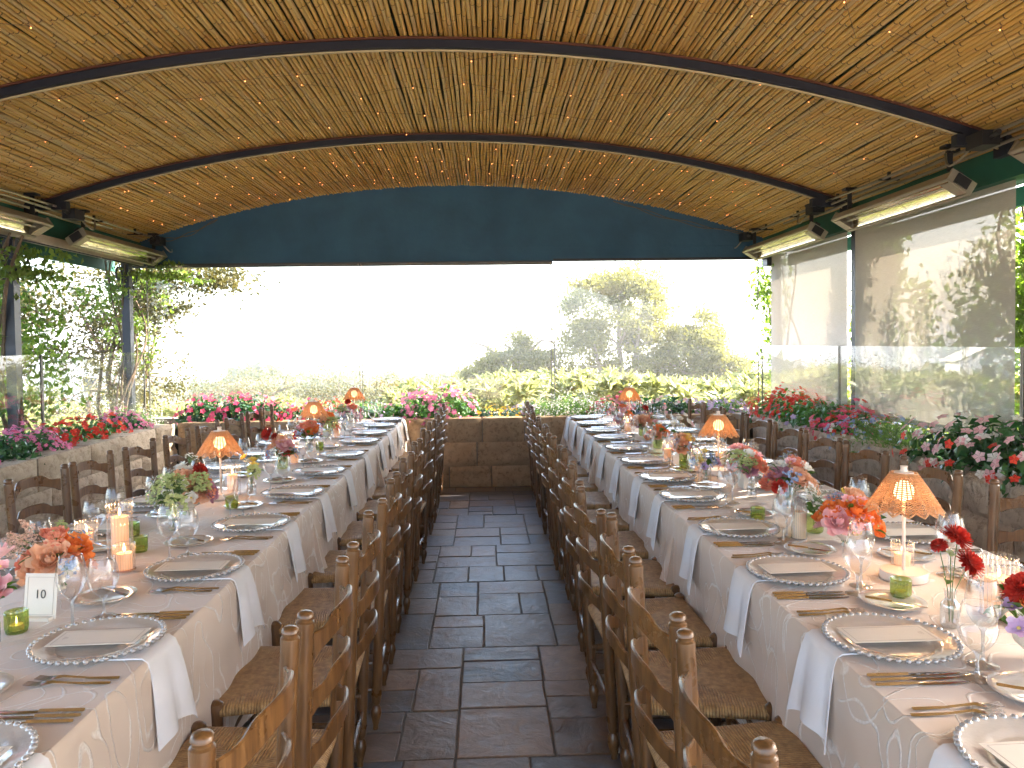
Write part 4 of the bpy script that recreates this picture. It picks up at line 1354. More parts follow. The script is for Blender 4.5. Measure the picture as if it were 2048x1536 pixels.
# number card
root = empty("table_number_card", (-1.325, 2.24, ZT), radians(-6), "cream card on a folded foot printed with the table number 10", "table number")
mb = M(); mb.box((0, .008, .066), (.100, .002, .130), 0, Matrix.Rotation(radians(-8), 3, 'X')); ob("card", mb.mesh("card", CARD, False), root)
mb = M(); mb.box((.0, -.004, .004), (.085, .034, .010)); ob("foot", mb.mesh("foot", CARD, False), root)
mb = M()
Rn = Matrix.Rotation(radians(-8), 3, 'X')
def onc(x, z): return Rn @ Vector((x, -.0016, z)) + Vector((0, .008, .066))
for s in (-1, 1):
    mb.box(onc(s * .040, 0), (.0008, .0006, .108), 0, Rn); mb.box(onc(0, s * .054), (.080, .0006, .0008), 0, Rn)
ob("printed_border", mb.mesh("printed_border", INK, False), root)
fc = bpy.data.curves.new("numeral", 'FONT'); fc.body = "10"; fc.size = .036; fc.align_x = 'CENTER'; fc.align_y = 'CENTER'; fc.extrude = .0003
fc.materials.append(INK_DARK)
_t = bpy.data.objects.new("numeral_tmp", fc); COL.objects.link(_t)
_me = bpy.data.meshes.new_from_object(_t.evaluated_get(bpy.context.evaluated_depsgraph_get()))
bpy.data.objects.remove(_t)
fo = ob("numeral", _me, root, onc(0, .004) + Vector((0, -.0008, 0)), (radians(90 - 8), 0, 0))

# ================================================================== FLOWERS
def petals_mesh(name, spec, mat, seed, core=None):
    """spec rows: (count, radius at base, tilt from vertical deg, length, width, cup)"""
    r = np.random.default_rng(seed)
    V = []; F = []
    b = 0
    for (cnt, r0, tilt, L, W, cup, z0, ph) in spec:
        for k in range(cnt):
            a = 2 * pi * (k + ph) / cnt + r.normal() * .10
            tl = radians(tilt + r.normal() * 6)
            l = L * r.uniform(.88, 1.1); w = W * r.uniform(.88, 1.1)
            nu, nv = 4, 4
            for j in range(nv + 1):
                t = j / nv
                wd = w * sin(min(1, .18 + t * 1.0) * pi * .86) ** .75
                bend = tl + cup * (t - .5)
                # integrate path
                rad = r0 + l * t * sin(tl + cup * (t * .5 - .5) * 1.0); z = z0 + l * t * cos(tl + cup * (t * .5 - .5))
                for i in range(nu + 1):
                    s = (i / nu - .5)
                    q = s * wd
                    cu = -abs(s) ** 2 * wd * .9
                    rr = rad + cu * cos(tl) * (1 if tilt < 70 else .2)
                    zz = z - cu * sin(tl) * .5 + (r.normal() * .03 * l if j == nv else 0)
                    V.append((rr * cos(a) - q * sin(a), rr * sin(a) + q * cos(a), zz))
            for j in range(nv):
                for i in range(nu):
                    F.append((b + j * 5 + i, b + j * 5 + i + 1, b + (j + 1) * 5 + i + 1, b + (j + 1) * 5 + i))
            b += 25
    V = np.array(V); F = np.array(F)
    mats = [mat]; mi = np.zeros(len(F), int)
    if core:
        cm = M(); cm.sphere((0, 0, core[1]), core[0], 8, 5)
        cv = np.array(cm.v); cf = np.array(cm.f) + len(V)
        V = np.concatenate([V, cv]); F = np.concatenate([F, cf]); mats.append(core[2]); mi = np.concatenate([mi, np.ones(len(cf), int)])
    return np_mesh(name, V, F, mats, True, mi)
def m_dahlia(mat, seed, R=.040):
    rows = []
    n = 10
    for k in range(n):
        t = k / (n - 1)
        tilt = 4 + 118 * t
        rows.append((6 + int(16 * sin(min(1, t * 1.3) * pi / 2)), .003 + R * .30 * sin(t * pi / 2), tilt, R * (.42 + .28 * min(1, t * 1.4)), R * .30, -.7, R * .30 * (1 - t * 1.2), k * .5))
    return petals_mesh("dahlia", rows, mat, seed)
def m_ranun(mat, seed, R=.034):
    rows = []
    n = 10
    for k in range(n):
        t = k / (n - 1)
        rows.append((4 + int(4 * t), R * (.06 + .50 * t), 8 + 44 * t, R * (.50 + .42 * t), R * (.42 + .62 * t), -2.0 + .9 * t, -R * .30 - R * .12 * t, k * .37))
    return petals_mesh("ranunculus", rows, mat, seed, (R * .16, R * .12, P_GREEN))
def m_rose(mat, seed, R=.040):
    rows = []
    n = 8
    for k in range(n):
        t = k / (n - 1)
        rows.append((3 + int(4 * t), R * (.04 + .42 * t), 4 + 62 * t ** 1.4, R * (.80 + .22 * t), R * (.48 + .62 * t), -1.6 + 1.5 * t, -R * .5, k * .41))
    return petals_mesh("rose", rows, mat, seed)
def m_open(mat, seed, R=.032, core=P_YELLOW):
    return petals_mesh("open_blossom", [(5, .003, 64, R, R * .95, .3, 0, 0), (5, .002, 48, R * .85, R * .8, .3, .001, .5)], mat, seed, (R * .17, R * .12, core))
def m_small(mat, seed, n=26, R=.034, s=.006):
    """spray of tiny florets on stalks"""
    r = np.random.default_rng(seed)
    mb = M()
    for k in range(n):
        d = r.normal(size=3); d[2] = abs(d[2]) * .8 + .2; d /= np.linalg.norm(d)
        p = d * R * r.uniform(.55, 1.1)
        mb.tube([(0, 0, -R * .6), tuple(p * .5 + np.array([0, 0, -R * .1])), tuple(p)], .0006, 3, 1, False)
        for q in range(5):
            a = 2 * pi * q / 5; e1 = Vector((cos(a), sin(a), .25)) * s; e2 = Vector((cos(a + .7), sin(a + .7), .1)) * s * .8; e3 = Vector((cos(a - .7), sin(a - .7), .1)) * s * .8
            P_ = Vector(p); mb.add([P_, P_ + e3, P_ + e1 * 1.2, P_ + e2], [(0, 1, 2, 3)], 0)
    return mb.mesh("floret_spray", [mat, STEM], False)
def m_plume(mat, seed, n=260, L=.085):
    r = np.random.default_rng(seed)
    mb = M(); mb.tube([(0, 0, -.05), (0, 0, L)], .0012, 4, 1, False)
    for k in range(n):
        t = r.uniform(0, 1) ** .8; rad = .026 * (1 - t) ** .7 + .003
        a = r.uniform(0, 6.28); q = Vector((rad * cos(a) * r.uniform(.3, 1), rad * sin(a) * r.uniform(.3, 1), L * t + r.uniform(-.004, .008)))
        d1 = Vector(r.normal(size=3)).normalized() * .0042; d2 = Vector(r.normal(size=3)).normalized() * .0036
        mb.add([q - d1, q + d2, q + d1, q - d2], [(0, 1, 2, 3)])
    return mb.mesh("plume", [mat, STEM], False)
def m_leaf(mat, L=.055, W=.026):
    mb = M()
    def fn(u, v):
        w = W * sin(pi * min(1, v * .94 + .04)) ** .8; x = (u - .5) * w
        return (x, L * v, .012 * sin(v * 2.4) - abs(u - .5) * w * -.35)
    mb.grid(fn, 4, 6); return mb.mesh("leaf", mat, True, None)
BL_ = dict(
    dahlia=[m_dahlia(P_RED, k) for k in (1, 2)], ranun_o=[m_ranun(P_ORANGE, k) for k in (1, 2, 3)], ranun_c=[m_ranun(P_CORAL, k) for k in (4, 5)], ranun_y=[m_ranun(P_YELLOW, 6)],
    rose_p=[m_rose(P_PEACH, k) for k in (1, 2)], rose_m=[m_rose(P_MAUVE, 3, .036)], rose_k=[m_rose(P_PINK, k) for k in (4, 5)], rose_o=[m_rose(P_ORANGE, 9)],
    white=[m_open(P_WHITE, k) for k in (1, 2)], pink=[m_open(P_PINK, 3, .028)], lilac=[m_open(P_LILAC, 4, .026)], yellow=[m_open(P_YELLOW, 5, .028, P_GOLD)],
    blue=[m_small(P_BLUE, k) for k in (1, 2)], wspray=[m_small(P_WHITE, k, 30, .042) for k in (3, 4)], gspray=[m_small(P_GREEN, k, 60, .045, .007) for k in (5, 6)],
    kspray=[m_small(P_CORAL, 7, 22, .03)], plume=[m_plume(ASTIL, k) for k in (1, 2)])
LEAFS = [m_leaf(LEAF_FLOR), m_leaf(LEAF_FLOR, .042, .020), m_leaf(LEAF_FLOR, .07, .024)]
NAMES = dict(dahlia="dahlia", ranun_o="ranunculus", ranun_c="ranunculus", ranun_y="ranunculus", rose_p="rose", rose_m="rose", rose_k="rose", rose_o="rose", white="anemone", pink="blossom", lilac="blossom", yellow="blossom", blue="floret_spray", wspray="floret_spray", gspray="floret_spray", kspray="floret_spray", plume="astilbe_plume")

def vase_mesh(kind):
    mb = M()
    if kind == "bottle":
        mb.lathe([(.001, .002), (.022, .002), (.025, .006), (.0255, .055), (.023, .066), (.014, .076), (.013, .080), (.0155, .095), (.017, .102)], 40, 0, (0, 0, 0), flute(12, .04)); return mb.mesh("glass_bottle", GLASS_STEM), .102, .013
    if kind == "green":
        mb.lathe([(.001, .002), (.028, .002), (.034, .006), (.036, .012), (.038, .075)], 60, 0, (0, 0, 0), flute(22, .06)); return mb.mesh("ribbed_glass", GLASS_GREEN), .072, .03
    if kind == "bowl":
        mb.lathe([(.028, 0), (.022, .010), (.018, .018), (.035, .028), (.056, .048), (.062, .070), (.058, .070), (.030, .034), (.001, .028)], 44, 0, (0, 0, 0), flute(18, .03)); return mb.mesh("footed_bowl", CERAMIC, True, 50), .068, .045
    if kind == "pedestal":
        mb.lathe([(.042, 0), (.030, .012), (.020, .028), (.034, .044), (.066, .062), (.080, .084), (.076, .084), (.04, .05), (.001, .046)], 44); return mb.mesh("pedestal_bowl", CERAMIC, True, 50), .082, .055
    if kind == "cube":
        for a in (0,): mb.box((0, 0, .045), (.066, .066, .09))
        return mb.mesh("cube_vase", CERAMIC, False), .088, .025
    mb.lathe([(.001, .002), (.026, .002), (.030, .006), (.031, .06), (.029, .085)], 40); return mb.mesh("clear_vase", GLASS_STEM), .083, .022
VASES = {}
def bouquet(x, y, vase, blooms, label, spread=.085, height=.07, seed=1, leaves=10, tall=None, tilt_out=1.0, vlabel=None):
    """blooms: list of keys; tall: explicit list (key, dx, dy, dz)"""
    r = random.Random(seed)
    root = empty("bouquet", (x, y, ZT), r.uniform(0, .6), label, "bouquet", "table flower arrangements")
    if vase not in VASES: VASES[vase] = vase_mesh(vase)
    vm, vh, vr = VASES[vase]
    ob(vm.name.split(".")[0], vm, root)
    spots = []
    blooms = list(blooms) + [r.choice([q for q in blooms if q not in ('dahlia', 'rose_m')] or ['gspray']) for _ in range(int(len(blooms) * .6))]
    height += .015; leaves = int(leaves * 1.4)
    n = len(blooms)
    for k, key in enumerate(blooms):
        best = None
        for _ in range(24):
            a = r.uniform(0, 2 * pi); q = sqrt(r.uniform(0, 1))
            p = Vector((spread * q * cos(a), spread * q * sin(a), vh + height * (.25 + .95 * (1 - q * q)) + r.uniform(-.012, .02)))
            d = min([(p - s).length for s in spots] + [9])
            if best is None or d > best[0]: best = (d, p)
        p = best[1]; spots.append(p)
        out = Vector((p.x, p.y, .35 * spread + (p.z - vh) * .6)).normalized()
        if tilt_out: out = (out * tilt_out + Vector((0, -.35, .2))).normalized()
        e = out.to_track_quat('Z', 'Y').to_euler()
        ob(NAMES[key], r.choice(BL_[key]), root, p, e, (r.uniform(.88, 1.25),) * 3)
        mb = None
    for (key, dx, dy, dz, sc_) in (tall or []):
        p = Vector((dx, dy, dz)); spots.append(p)
        out = (Vector((dx, dy - .02, .04))).normalized()
        ob(NAMES[key], r.choice(BL_[key]), root, p, out.to_track_quat('Z', 'Y').to_euler(), (sc_,) * 3)
    for k in range(leaves):
        a = r.uniform(0, 2 * pi); q = r.uniform(.5, 1.0)
        p = Vector((spread * q * cos(a) * .8, spread * q * sin(a) * .8, vh + height * r.uniform(.0, .7)))
        e = Euler((r.uniform(-.3, .8), r.uniform(-.5, .5), a - pi / 2))
        ob("leaf", r.choice(LEAFS), root, p, e, (r.uniform(.8, 1.25),) * 3)
    mb = M()
    for p in spots:
        b = Vector((r.uniform(-vr, vr) * .6, r.uniform(-vr, vr) * .6, .012))
        m_ = Vector((p.x * .25, p.y * .25, vh))
        mb.tube([b, m_, (m_ + p) / 2 + Vector((0, 0, .005)), p - Vector((0, 0, .004))], .0013, 5)
    ob("stems", mb.mesh("stems", STEM), root)
    return root
bouquet(1.345, 1.765, "bowl", ["dahlia", "yellow", "ranun_y", "rose_k", "lilac", "white", "white", "rose_p", "ranun_o", "lilac", "wspray"], "bouquet with dahlia, yellow and pink blooms cut by the right edge of view", .085, .09, 2, 14, tall=[("dahlia", -.045, .02, .185, 1.0), ("yellow", .01, -.03, .19, 1.0)])
bouquet(1.27, 2.00, "bottle", [], "three red dahlias standing tall in a small clear bottle on the right", .05, .06, 3, 1, tall=[("dahlia", .030, .01, .245, 1.0), ("dahlia", .045, -.02, .178, 1.0), ("dahlia", -.02, .02, .222, .55), ("gspray", 0, 0, .20, .25)])
bouquet(1.39, 2.82, "bowl", ["ranun_o", "ranun_o", "ranun_o", "rose_k", "rose_k", "pink", "pink", "ranun_y", "blue", "blue", "wspray", "rose_p", "lilac", "kspray", "rose_o", "pink"], "bouquet of orange ranunculus and pink blooms in a white footed bowl", .10, .085, 5, 20, tall=[("ranun_o", .055, -.06, .11, 1.35), ("ranun_o", .0, -.075, .125, 1.45), ("ranun_y", -.035, -.06, .105, 1.1)])
bouquet(1.345, 3.02, "green", ["wspray", "gspray"], "small posy in a green ribbed glass beside the orange ranunculus bowl", .04, .04, 6, 5)
bouquet(1.43, 3.48, "clear", ["dahlia", "dahlia", "white", "white", "wspray", "wspray", "blue", "blue", "rose_p", "rose_p", "rose_m", "pink", "kspray", "ranun_c"], "bouquet with red dahlia, white anemones and blue sprays on the right", .105, .095, 7, 16)
bouquet(1.40, 3.98, "cube", ["ranun_c", "ranun_c", "ranun_c", "rose_m", "white", "white", "pink", "gspray", "rose_m"], "bouquet of coral ranunculus in a cream cube vase", .085, .075, 8, 10)
bouquet(1.335, 3.72, "bottle", ["gspray"], "single green sprig in a clear bottle behind the red dahlia bouquet", .02, .03, 9, 2)
bouquet(1.235, 4.17, "clear", ["blue", "blue", "blue", "yellow", "lilac", "wspray"], "loose blue and yellow sprays in a clear glass on the right table", .06, .05, 10, 5)
bouquet(1.285, 4.80, "green", ["ranun_y", "ranun_o", "rose_k", "rose_p", "dahlia", "blue", "kspray"], "bouquet of yellow and coral blooms in green glass by the tall cylinder", .07, .07, 11, 8)
bouquet(1.47, 4.28, "bowl", ["rose_k", "lilac", "pink", "rose_m", "ranun_o", "wspray", "white"], "pink and mauve bouquet behind the middle right lamp", .085, .075, 12, 10)
bouquet(1.27, 5.50, "green", ["ranun_o", "ranun_o", "dahlia", "pink", "rose_p", "kspray"], "bouquet of orange blooms in green ribbed glass on the far right tables", .07, .08, 13, 10)
bouquet(1.37, 5.25, "bottle", [], "white orchid spray standing tall on the right tables", .05, .05, 14, 2, tall=[("white", .0, .0, .24, .9), ("white", .04, .02, .265, .9), ("white", -.04, -.01, .215, .9), ("white", .05, -.02, .225, .9), ("white", .02, .0, .19, .9), ("pink", .085, 0, .20, 1)])
bouquet(1.32, 6.25, "green", ["rose_m", "rose_p", "pink", "dahlia", "gspray", "blue", "wspray", "kspray"], "mauve and peach bouquet before the last right lamp", .085, .085, 15, 10, tall=[("dahlia", .03, 0, .235, .8)])
bouquet(1.27, 6.90, "bowl", ["rose_k", "rose_p", "pink", "ranun_o", "white", "rose_m"], "pink bouquet at the foot of the last right lamp", .08, .07, 16, 8, tall=[("ranun_o", .0, 0, .20, .8)])
bouquet(1.36, 7.60, "clear", ["rose_k", "white", "pink", "rose_m", "wspray"], "soft pink bouquet at the very end of the right tables", .08, .08, 17, 8)
# left row
bouquet(-1.345, 2.05, "bottle", [], "two pink roses in a clear bottle at the left edge of view", .05, .05, 21, 3, tall=[("rose_k", .0, -.01, .155, 1.15), ("rose_k", -.02, .03, .235, 1.2), ("pink", .03, .0, .21, .8), ("gspray", -.03, .02, .27, .4)])
bouquet(-1.43, 2.52, "bowl", ["rose_p", "rose_p", "rose_p", "ranun_c", "ranun_c", "rose_o", "wspray", "blue", "kspray"], "peach rose and pink astilbe bouquet behind the number card", .09, .07, 22, 16, tall=[("plume", -.06, .03, .15, 1.0), ("plume", -.09, .0, .13, .9), ("plume", -.04, .05, .17, 1.0), ("plume", -.08, .05, .14, .9), ("gspray", .02, .06, .19, .5)])
bouquet(-1.365, 3.30, "bottle", ["gspray", "gspray"], "tall green and cream umbels in a clear bottle on the left", .05, .06, 23, 6, tall=[("gspray", -.03, 0, .20, 1.1), ("gspray", .02, .02, .17, 1.0), ("gspray", -.06, .01, .155, 1.0), ("wspray", -.07, .03, .20, .9), ("wspray", -.02, .03, .235, .8)])
bouquet(-1.41, 3.56, "pedestal", ["rose_p", "rose_m", "rose_k", "white", "white", "gspray", "rose_o", "wspray", "kspray", "pink", "gspray"], "big bouquet with peach rose and dark red dahlia on a cream pedestal", .11, .085, 24, 20, tall=[("rose_p", .045, -.075, .135, 1.35), ("rose_m", .105, -.05, .12, 1.1), ("dahlia", .06, -.01, .215, .95), ("white", -.02, .02, .225, 1.3), ("wspray", .02, .05, .26, .8)])
bouquet(-1.262, 4.05, "bottle", ["yellow", "gspray"], "yellow and cream blooms in a clear bottle beside the lit cylinder", .04, .04, 25, 3, tall=[("yellow", -.03, 0, .20, .95), ("yellow", .015, -.01, .155, 1.0), ("gspray", .03, .02, .19, .6), ("white", -.01, .01, .175, .8)])
bouquet(-1.32, 4.88, "green", ["rose_p", "rose_p", "dahlia", "wspray", "blue", "gspray", "white", "rose_k"], "bouquet with two red dahlias in green ribbed glass on the left", .085, .085, 26, 10, tall=[("dahlia", -.09, .02, .235, 1.1), ("dahlia", .02, -.02, .125, 1.15), ("dahlia", -.045, .02, .215, .6)])
bouquet(-1.33, 5.66, "clear", ["dahlia", "dahlia", "ranun_o", "rose_m", "blue", "blue", "kspray", "rose_k", "ranun_c"], "red dahlia bouquet with blue florets halfway down the left tables", .095, .10, 27, 12, tall=[("white", -.08, .05, .23, 1), ("white", -.05, .02, .25, .9), ("dahlia", .03, .02, .20, 1.1)])
bouquet(-1.36, 6.45, "bowl", ["rose_p", "ranun_c", "rose_k", "blue", "gspray", "pink"], "peach and coral bouquet beyond the second left lamp", .085, .08, 28, 8, tall=[("rose_o", .03, 0, .20, .9)])
bouquet(-1.33, 7.05, "clear", ["rose_k", "blue", "wspray", "gspray", "white"], "pale pink and green bouquet far down the left tables", .08, .07, 29, 8)
bouquet(-1.37, 7.60, "bowl", ["rose_k", "rose_k", "pink", "pink", "dahlia", "rose_m", "white", "white", "ranun_c"], "pink and white bouquet below the last left lamp", .13, .10, 30, 10, tall=[("dahlia", -.02, 0, .23, .8)])
# ================================================================== PLANTER PLANTS
def clump_meshes(seed, leafmat, rx, ry, h, nleaf, lsize, blooms, aspect=1.8):
    rng = np.random.default_rng(seed)
    def dome(n, lo=.55, hi=1.0):
        a = rng.uniform(0, 2 * pi, n); cz = rng.uniform(-.1, 1, n); s = np.sqrt(np.clip(1 - cz ** 2, 0, 1)); q = rng.uniform(lo, hi, n) ** .6
        bump_ = 1 + .13 * np.sin(a * 5 + seed) + .10 * np.sin(cz * 9 + a * 3)
        D = np.stack([s * np.cos(a), s * np.sin(a), cz], 1)
        P = D * (q * bump_)[:, None] * np.array([rx, ry, h]); P[:, 2] = np.clip(P[:, 2], .005, None)
        return P, D
    P, D = dome(nleaf, .35)
    V, F = leaf_cloud(P, lsize, rng, normals=D * 1.5 + np.array([0, 0, .6]), spread=.6, aspect=aspect, bend=.3)
    out = [("foliage", np_mesh("foliage", V, F, leafmat))]
    mb = M()
    r = random.Random(seed)
    for k in range(14):
        a = r.uniform(0, 6.28); q = r.uniform(.1, .8)
        mb.tube([(q * rx * .3 * cos(a), q * ry * .3 * sin(a), -.02), (q * rx * .7 * cos(a), q * ry * .7 * sin(a), h * .5), (q * rx * cos(a), q * ry * sin(a), h * .8)], .0022, 4, 0, False)
    out.append(("stems", mb.mesh("stems", STEM)))
    for (mat, n, s, up) in blooms:
        Pb, Db = dome(n, .96, 1.12)
        Pb[:, 2] += h * up * rng.uniform(0, .5, n)
        vs = []; fs = []
        for k in range(n):
            d = Db[k] + rng.normal(size=3) * .35 + np.array([0, -.25, .3]); d /= np.linalg.norm(d)
            e1 = np.cross(d, [0, 0, 1.0]); e1 /= np.linalg.norm(e1) + 1e-6; e2 = np.cross(d, e1)
            ss = s * rng.uniform(.75, 1.2); ph = rng.uniform(0, 6)
            for q in range(5):
                a = ph + 2 * pi * q / 5
                u_ = e1 * cos(a) + e2 * sin(a); w_ = -e1 * sin(a) + e2 * cos(a)
                c = Pb[k]; b = len(vs)
                vs += [tuple(c), tuple(c + u_ * ss * .62 + w_ * ss * .40 + d * ss * .16), tuple(c + u_ * ss * 1.05 + d * ss * .06), tuple(c + u_ * ss * .62 - w_ * ss * .40 + d * ss * .16)]
                fs.append((b, b + 1, b + 2, b + 3))
        out.append(("blossoms", np_mesh("blossoms", np.array(vs), np.array(fs), mat)))
    return out
KIND = {
 "imp_red": clump_meshes(1, LEAF_DARK, .27, .24, .24, 620, .058, [(P_HOT, 90, 0.0235, .3)]),
 "imp_pink": clump_meshes(2, LEAF_BED, .30, .24, .25, 620, .055, [(P_ROSE, 135, 0.0235, .35)]),
 "imp_scarlet": clump_meshes(3, LEAF_BED, .24, .20, .19, 460, .055, [(P_SCAR, 60, 0.0258, .25)]),
 "hydr": clump_meshes(4, LEAF_DARK, .24, .20, .18, 420, .055, [(P_ROSE, 390, 0.0146, .3)]),
 "geran": clump_meshes(5, LEAF_BED, .26, .22, .22, 520, .055, [(P_SCAR, 255, 0.0168, .35)]),
 "alys": clump_meshes(6, LEAF_LIGHT, .26, .22, .21, 1500, .026, [(P_WHITE, 390, 0.0078, .3)], 2.6),
 "herb": clump_meshes(7, LEAF_LIGHT, .28, .22, .17, 2000, .022, [(P_BLUE, 36, 0.0146, .2)], 3.0),
 "viola": clump_meshes(8, LEAF_BED, .24, .2, .16, 460, .040, [(P_LILAC, 120, 0.0190, .4)]),
 "gold": clump_meshes(9, LEAF_BLUE, .24, .2, .16, 520, .036, [(P_GOLD, 90, 0.0168, .5)]),
 "lobel": clump_meshes(10, LEAF_LIGHT, .26, .2, .17, 700, .036, [(P_WHITE, 90, 0.0157, .3), (P_BLUE, 75, 0.0179, .3)]),
 "mixed": clump_meshes(11, LEAF_DARK, .30, .24, .25, 680, .062, [(P_WHITE, 24, 0.0269, .2), (P_PINK, 39, 0.0258, .3), (P_SCAR, 9, 0.0246, .5)]),
 "greenp": clump_meshes(12, LEAF_BED, .26, .22, .20, 560, .058, [(P_LILAC, 12, 0.0202, .2)]),
 "leafy": clump_meshes(13, LEAF_DARK, .28, .22, .19, 620, .075, [(P_HOT, 12, 0.0246, .3)], 2.6),
 "begon": clump_meshes(14, LEAF_DARK, .24, .2, .16, 420, .042, [(P_HOT, 105, 0.0202, .5), (P_SCAR, 60, 0.0202, .5)]),
}
pr_ = random.Random(9)
def plant(kind, x, y, sc_, label, z=.67):
    root = empty("bedding_plant", (x, y, z), pr_.uniform(-.5, .5), label, "plant", "bedding plants in the stone planters", scale=sc_ * (1.30 if x > 3 else 1.14))
    for nm, me in KIND[kind]: ob(nm, me, root)
L_ = [
 # back planter
 ("imp_red", -3.12, 8.50, 1.15, "bush of coral-red impatiens at the left end of the far planter"),
 ("imp_red", -2.72, 8.52, 1.18, "bush of coral-red impatiens second from the left end of the far planter"),
 ("imp_red", -2.40, 8.48, .90, "low coral-red impatiens behind the left chairs, far planter"),
 ("begon", -2.05, 8.50, 1.1, "scarlet bedding flowers left of the second rattan lamp, far planter"),
 ("geran", -1.72, 8.52, .9, "red flowers behind the second left lamp, far planter"),
 ("greenp", -1.38, 8.50, 1.05, "green plant with few blooms behind the last left lamp"),
 ("greenp", -1.05, 8.50, .92, "leafy green plant left of the big pink bush, far planter"),
 ("imp_pink", -.72, 8.48, 1.12, "rounded bush of pink impatiens left of the aisle, far planter"),
 ("imp_pink", -.40, 8.52, 1.18, "rounded bush of pink impatiens nearest the aisle, far planter"),
 ("gold", .02, 8.46, .82, "low golden marigolds at the left of the aisle's end"),
 ("gold", .30, 8.46, .82, "low golden marigolds at the right of the aisle's end"),
 ("viola", .46, 8.56, .95, "purple violas behind the golden marigolds"),
 ("alys", .70, 8.48, 1.05, "airy white alyssum left of the right-hand tables, far planter"),
 ("alys", .98, 8.50, 1.2, "tall airy white alyssum behind the end of the right-hand tables"),
 ("alys", 1.22, 8.50, 1.0, "white alyssum beside the red begonias, far planter"),
 ("begon", 1.48, 8.50, 1.2, "rose-red begonias behind the last right lamp"),
 ("mixed", 1.80, 8.50, .85, "green bush with pink and white blooms right of the last lamp"),
 ("mixed", 2.12, 8.50, .85, "green bush with pink blooms behind the far right chairs"),
 ("viola", 2.42, 8.50, 1.1, "lilac violas behind the far right chairs"),
 ("viola", 2.74, 8.52, 1.1, "lilac violas in the far right corner planter"),
 # left planter
 ("leafy", -3.70, 4.9, 1.1, "leafy dark plant outside the left edge of the picture"),
 ("hydr", -3.74, 5.35, 1.05, "pink blossom cluster at the very left edge, left planter"),
 ("leafy", -3.72, 5.75, 1.15, "dark leafy plant without flowers at the left edge, left planter"),
 ("hydr", -3.72, 6.17, 1.15, "dense rose-pink blossom cushion in the left planter, nearest the dark leaves"),
 ("imp_scarlet", -3.72, 6.58, 1.0, "orange-red impatiens in the left planter beside the pink cushion"),
 ("imp_scarlet", -3.72, 6.98, 1.05, "orange-red impatiens in the middle of the left planter"),
 ("imp_scarlet", -3.72, 7.35, .95, "orange-red impatiens next to the far pink cushion, left planter"),
 ("hydr", -3.72, 7.72, 1.1, "rose-pink blossom cushion at the far end of the left planter"),
 ("alys", -3.74, 8.12, 1.0, "white alyssum in the far left corner of the planters"),
 # right planter
 ("geran", 3.24, 7.95, 1.1, "scarlet geranium at the far end of the right planter"),
 ("geran", 3.26, 7.58, .95, "scarlet geranium next to the green purple-dotted plant"),
 ("greenp", 3.24, 7.22, 1.1, "bright green plant dotted with purple, right planter"),
 ("greenp", 3.24, 6.88, 1.05, "second bright green plant in the right planter"),
 ("begon", 3.22, 6.50, 1.15, "dark red begonias in the right planter below the glass joint"),
 ("lobel", 3.24, 6.14, 1.0, "white and blue lobelia in the right planter"),
 ("herb", 3.24, 5.80, 1.15, "fine feathery light green mound with blue dots, right planter"),
 ("herb", 3.26, 5.52, 1.0, "fine feathery light green mound beside the bare gap, right planter"),
 ("mixed", 3.22, 4.86, 1.05, "glossy dark bush with pink and white blooms, right planter"),
 ("mixed", 3.24, 4.48, 1.1, "glossy dark bush with pink blooms nearest the right edge of view"),
 ("mixed", 3.26, 4.05, 1.0, "glossy bush beyond the right edge of the picture"),
]
for a in L_: plant(*a)

# ================================================================== VINES on posts
def vine(x, y, label, masses, stems, seed, leafmat=LEAF_VINE, ls=.065):
    rng = np.random.default_rng(seed); r = random.Random(seed)
    root = empty("climbing_vine", (x, y, 0), 0, label, "vine", "vines climbing the canopy posts")
    mb = M()
    for k in range(stems):
        ph, a0, rad = r.uniform(0, 6.28), r.uniform(0, 6.28), r.uniform(.06, .17)
        pts = []
        for q in range(22):
            z = q / 21 * 2.55
            rr = rad * (1 + .6 * sin(z * 2.3 + ph))
            pts.append((rr * cos(a0 + z * 2.2), rr * sin(a0 + z * 2.2) + .08 * sin(z * 1.3 + ph), z))
        mb.tube(pts, [r.uniform(.010, .018) * (1 - .4 * q / 21) for q in range(22)], 6)
    ob("woody_stems", mb.mesh("woody_stems", BARK), root)
    Ps = []; Ds = []
    for (cx, cy_, cz, rx, ry, rz, n) in masses:
        # hanging clusters
        nc = max(3, n // 40)
        C = rng.normal(size=(nc, 3)) * .45
        P = C[rng.integers(0, nc, n)] + rng.normal(size=(n, 3)) * .17
        Ps.append(P * np.array([rx, ry, rz]) + np.array([cx, cy_, cz]))
    P = np.concatenate(Ps)
    V, F = leaf_cloud(P, ls, rng, normals=rng.normal(size=P.shape), droop=.9, aspect=1.7)
    ob("foliage", np_mesh("foliage", V, F, leafmat), root)
vine(-4.05, 6.55, "leafy vine wrapping the dark post at the left edge", [(-.25, -.1, 2.05, .45, .8, .5, 1300), (-.35, .5, 1.5, .5, .7, .7, 1200), (-.2, -.2, 1.0, .25, .3, .5, 400), (0, 0, 2.3, .25, .8, .2, 600)], 6, 31)
vine(-4.08, 8.62, "sparse vine on the far left post by the scroll bracket", [(-.1, .1, 1.9, .35, .5, .5, 600), (-.1, .3, 2.3, .3, .6, .25, 600), (.5, .3, 2.42, .5, .4, .10, 500)], 5, 32, ls=.05)
vine(3.80, 6.98, "creeper on the outside of the post between the two right shades", [(.02, .25, 1.9, .12, .42, .9, 2200), (.0, .2, 1.0, .12, .6, .5, 900), (0, 0, 2.35, .12, .35, .35, 600), (0, -.45, 1.45, .10, .35, .8, 500)], 4, 33, LEAF_VINE, .075)
